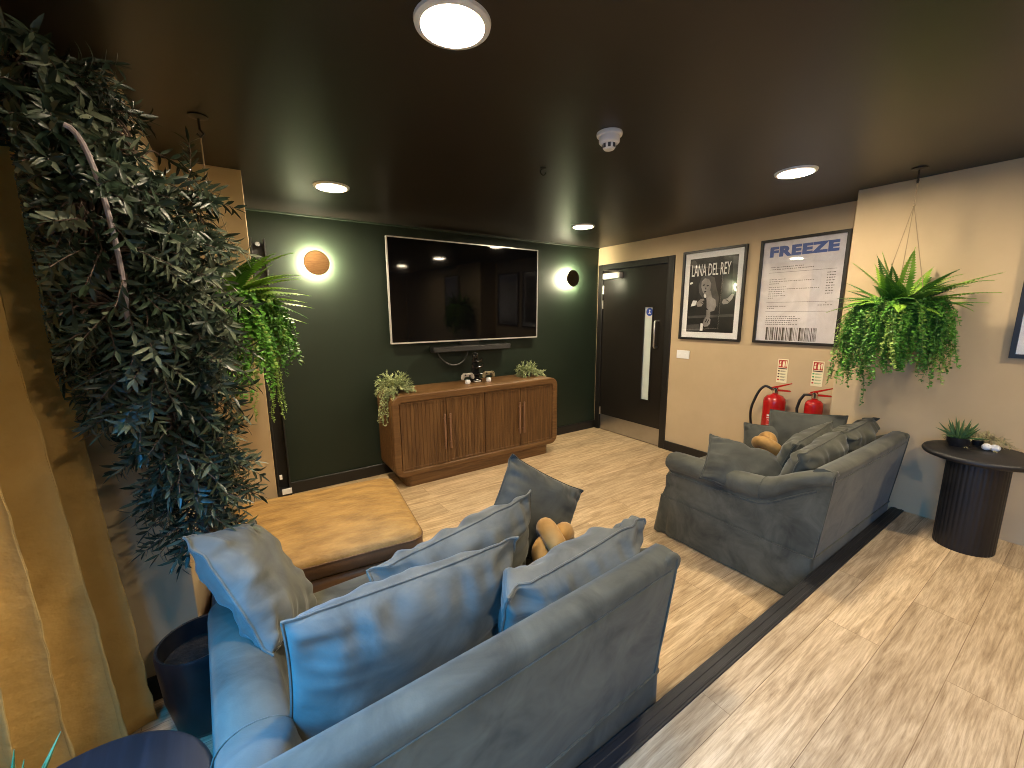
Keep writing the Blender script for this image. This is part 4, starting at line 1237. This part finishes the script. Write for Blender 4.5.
tag(co, 'long ochre linen curtain hanging in folds at the left edge', 'curtain')
rail = MB().tube([(-.76, -.2, CEIL - .035), (-.74, 1.10, CEIL - .035), (-.545, 1.82, CEIL - .035)], .012, 8)
ro = rail.build('rail', M['black_trim'], co)

# ------------------------------------------------------------------ light
wd = bpy.data.worlds.new('daylight'); sc.world = wd; wd.use_nodes = True
bg = wd.node_tree.nodes['Background']; bg.inputs['Color'].default_value = (.22, .50, 1, 1); bg.inputs['Strength'].default_value = .15
def daylight(y0, y1, energy, col, tilt, spread):
    ld = bpy.data.lights.new('window_daylight', 'AREA'); ld.shape = 'RECTANGLE'; ld.size = WZ1 - WZ0 - .1; ld.size_y = y1 - y0 - .1
    ld.energy = energy; ld.color = col
    lo = bpy.data.objects.new('window_daylight', ld); C.objects.link(lo)
    lo.location = (LEFT - .24, (y0 + y1) / 2, (WZ0 + WZ1) / 2 + .05)
    lo.rotation_euler = (0, R(-90 + tilt), 0); ld.spread = R(spread)
daylight(WY0, WY1, 46, (.02, .37, 1.0), 64, 110)
daylight(W2A, W2B, 34, (.06, .40, 1.0), 40, 140)

# ------------------------------------------------------------------ camera
f_px, yaw, pitch, roll = 406.07, .588335, .172502, -.007347
fw = Vector((math.sin(yaw) * math.cos(pitch), math.cos(yaw) * math.cos(pitch), -math.sin(pitch)))
r0 = Vector((math.cos(yaw), -math.sin(yaw), 0)); u0 = r0.cross(fw)
rr = r0 * math.cos(roll) + u0 * math.sin(roll); uu = rr.cross(fw)
cam = bpy.data.cameras.new('camera'); cam.sensor_fit = 'HORIZONTAL'; cam.sensor_width = 36; cam.lens = f_px * 36 / 1024; cam.clip_start = .02
co_ = bpy.data.objects.new('camera', cam); C.objects.link(co_)
mw = Matrix((rr, uu, -fw)).transposed().to_4x4(); mw.translation = Vector((0, 0, CAM_H))
co_.matrix_world = mw
sc.camera = co_

sc.view_settings.view_transform = 'Standard'; sc.view_settings.look = 'None'
sc.view_settings.gamma = 1; sc.view_settings.use_curve_mapping = False
sc.view_settings.exposure = .55
sc.cycles.use_denoising = True
sc.cycles.filter_width = 1.0
sc.cycles.max_bounces = 8; sc.cycles.diffuse_bounces = 5; sc.cycles.glossy_bounces = 4; sc.cycles.transparent_max_bounces = 8
sc.cycles.sample_clamp_indirect = 6
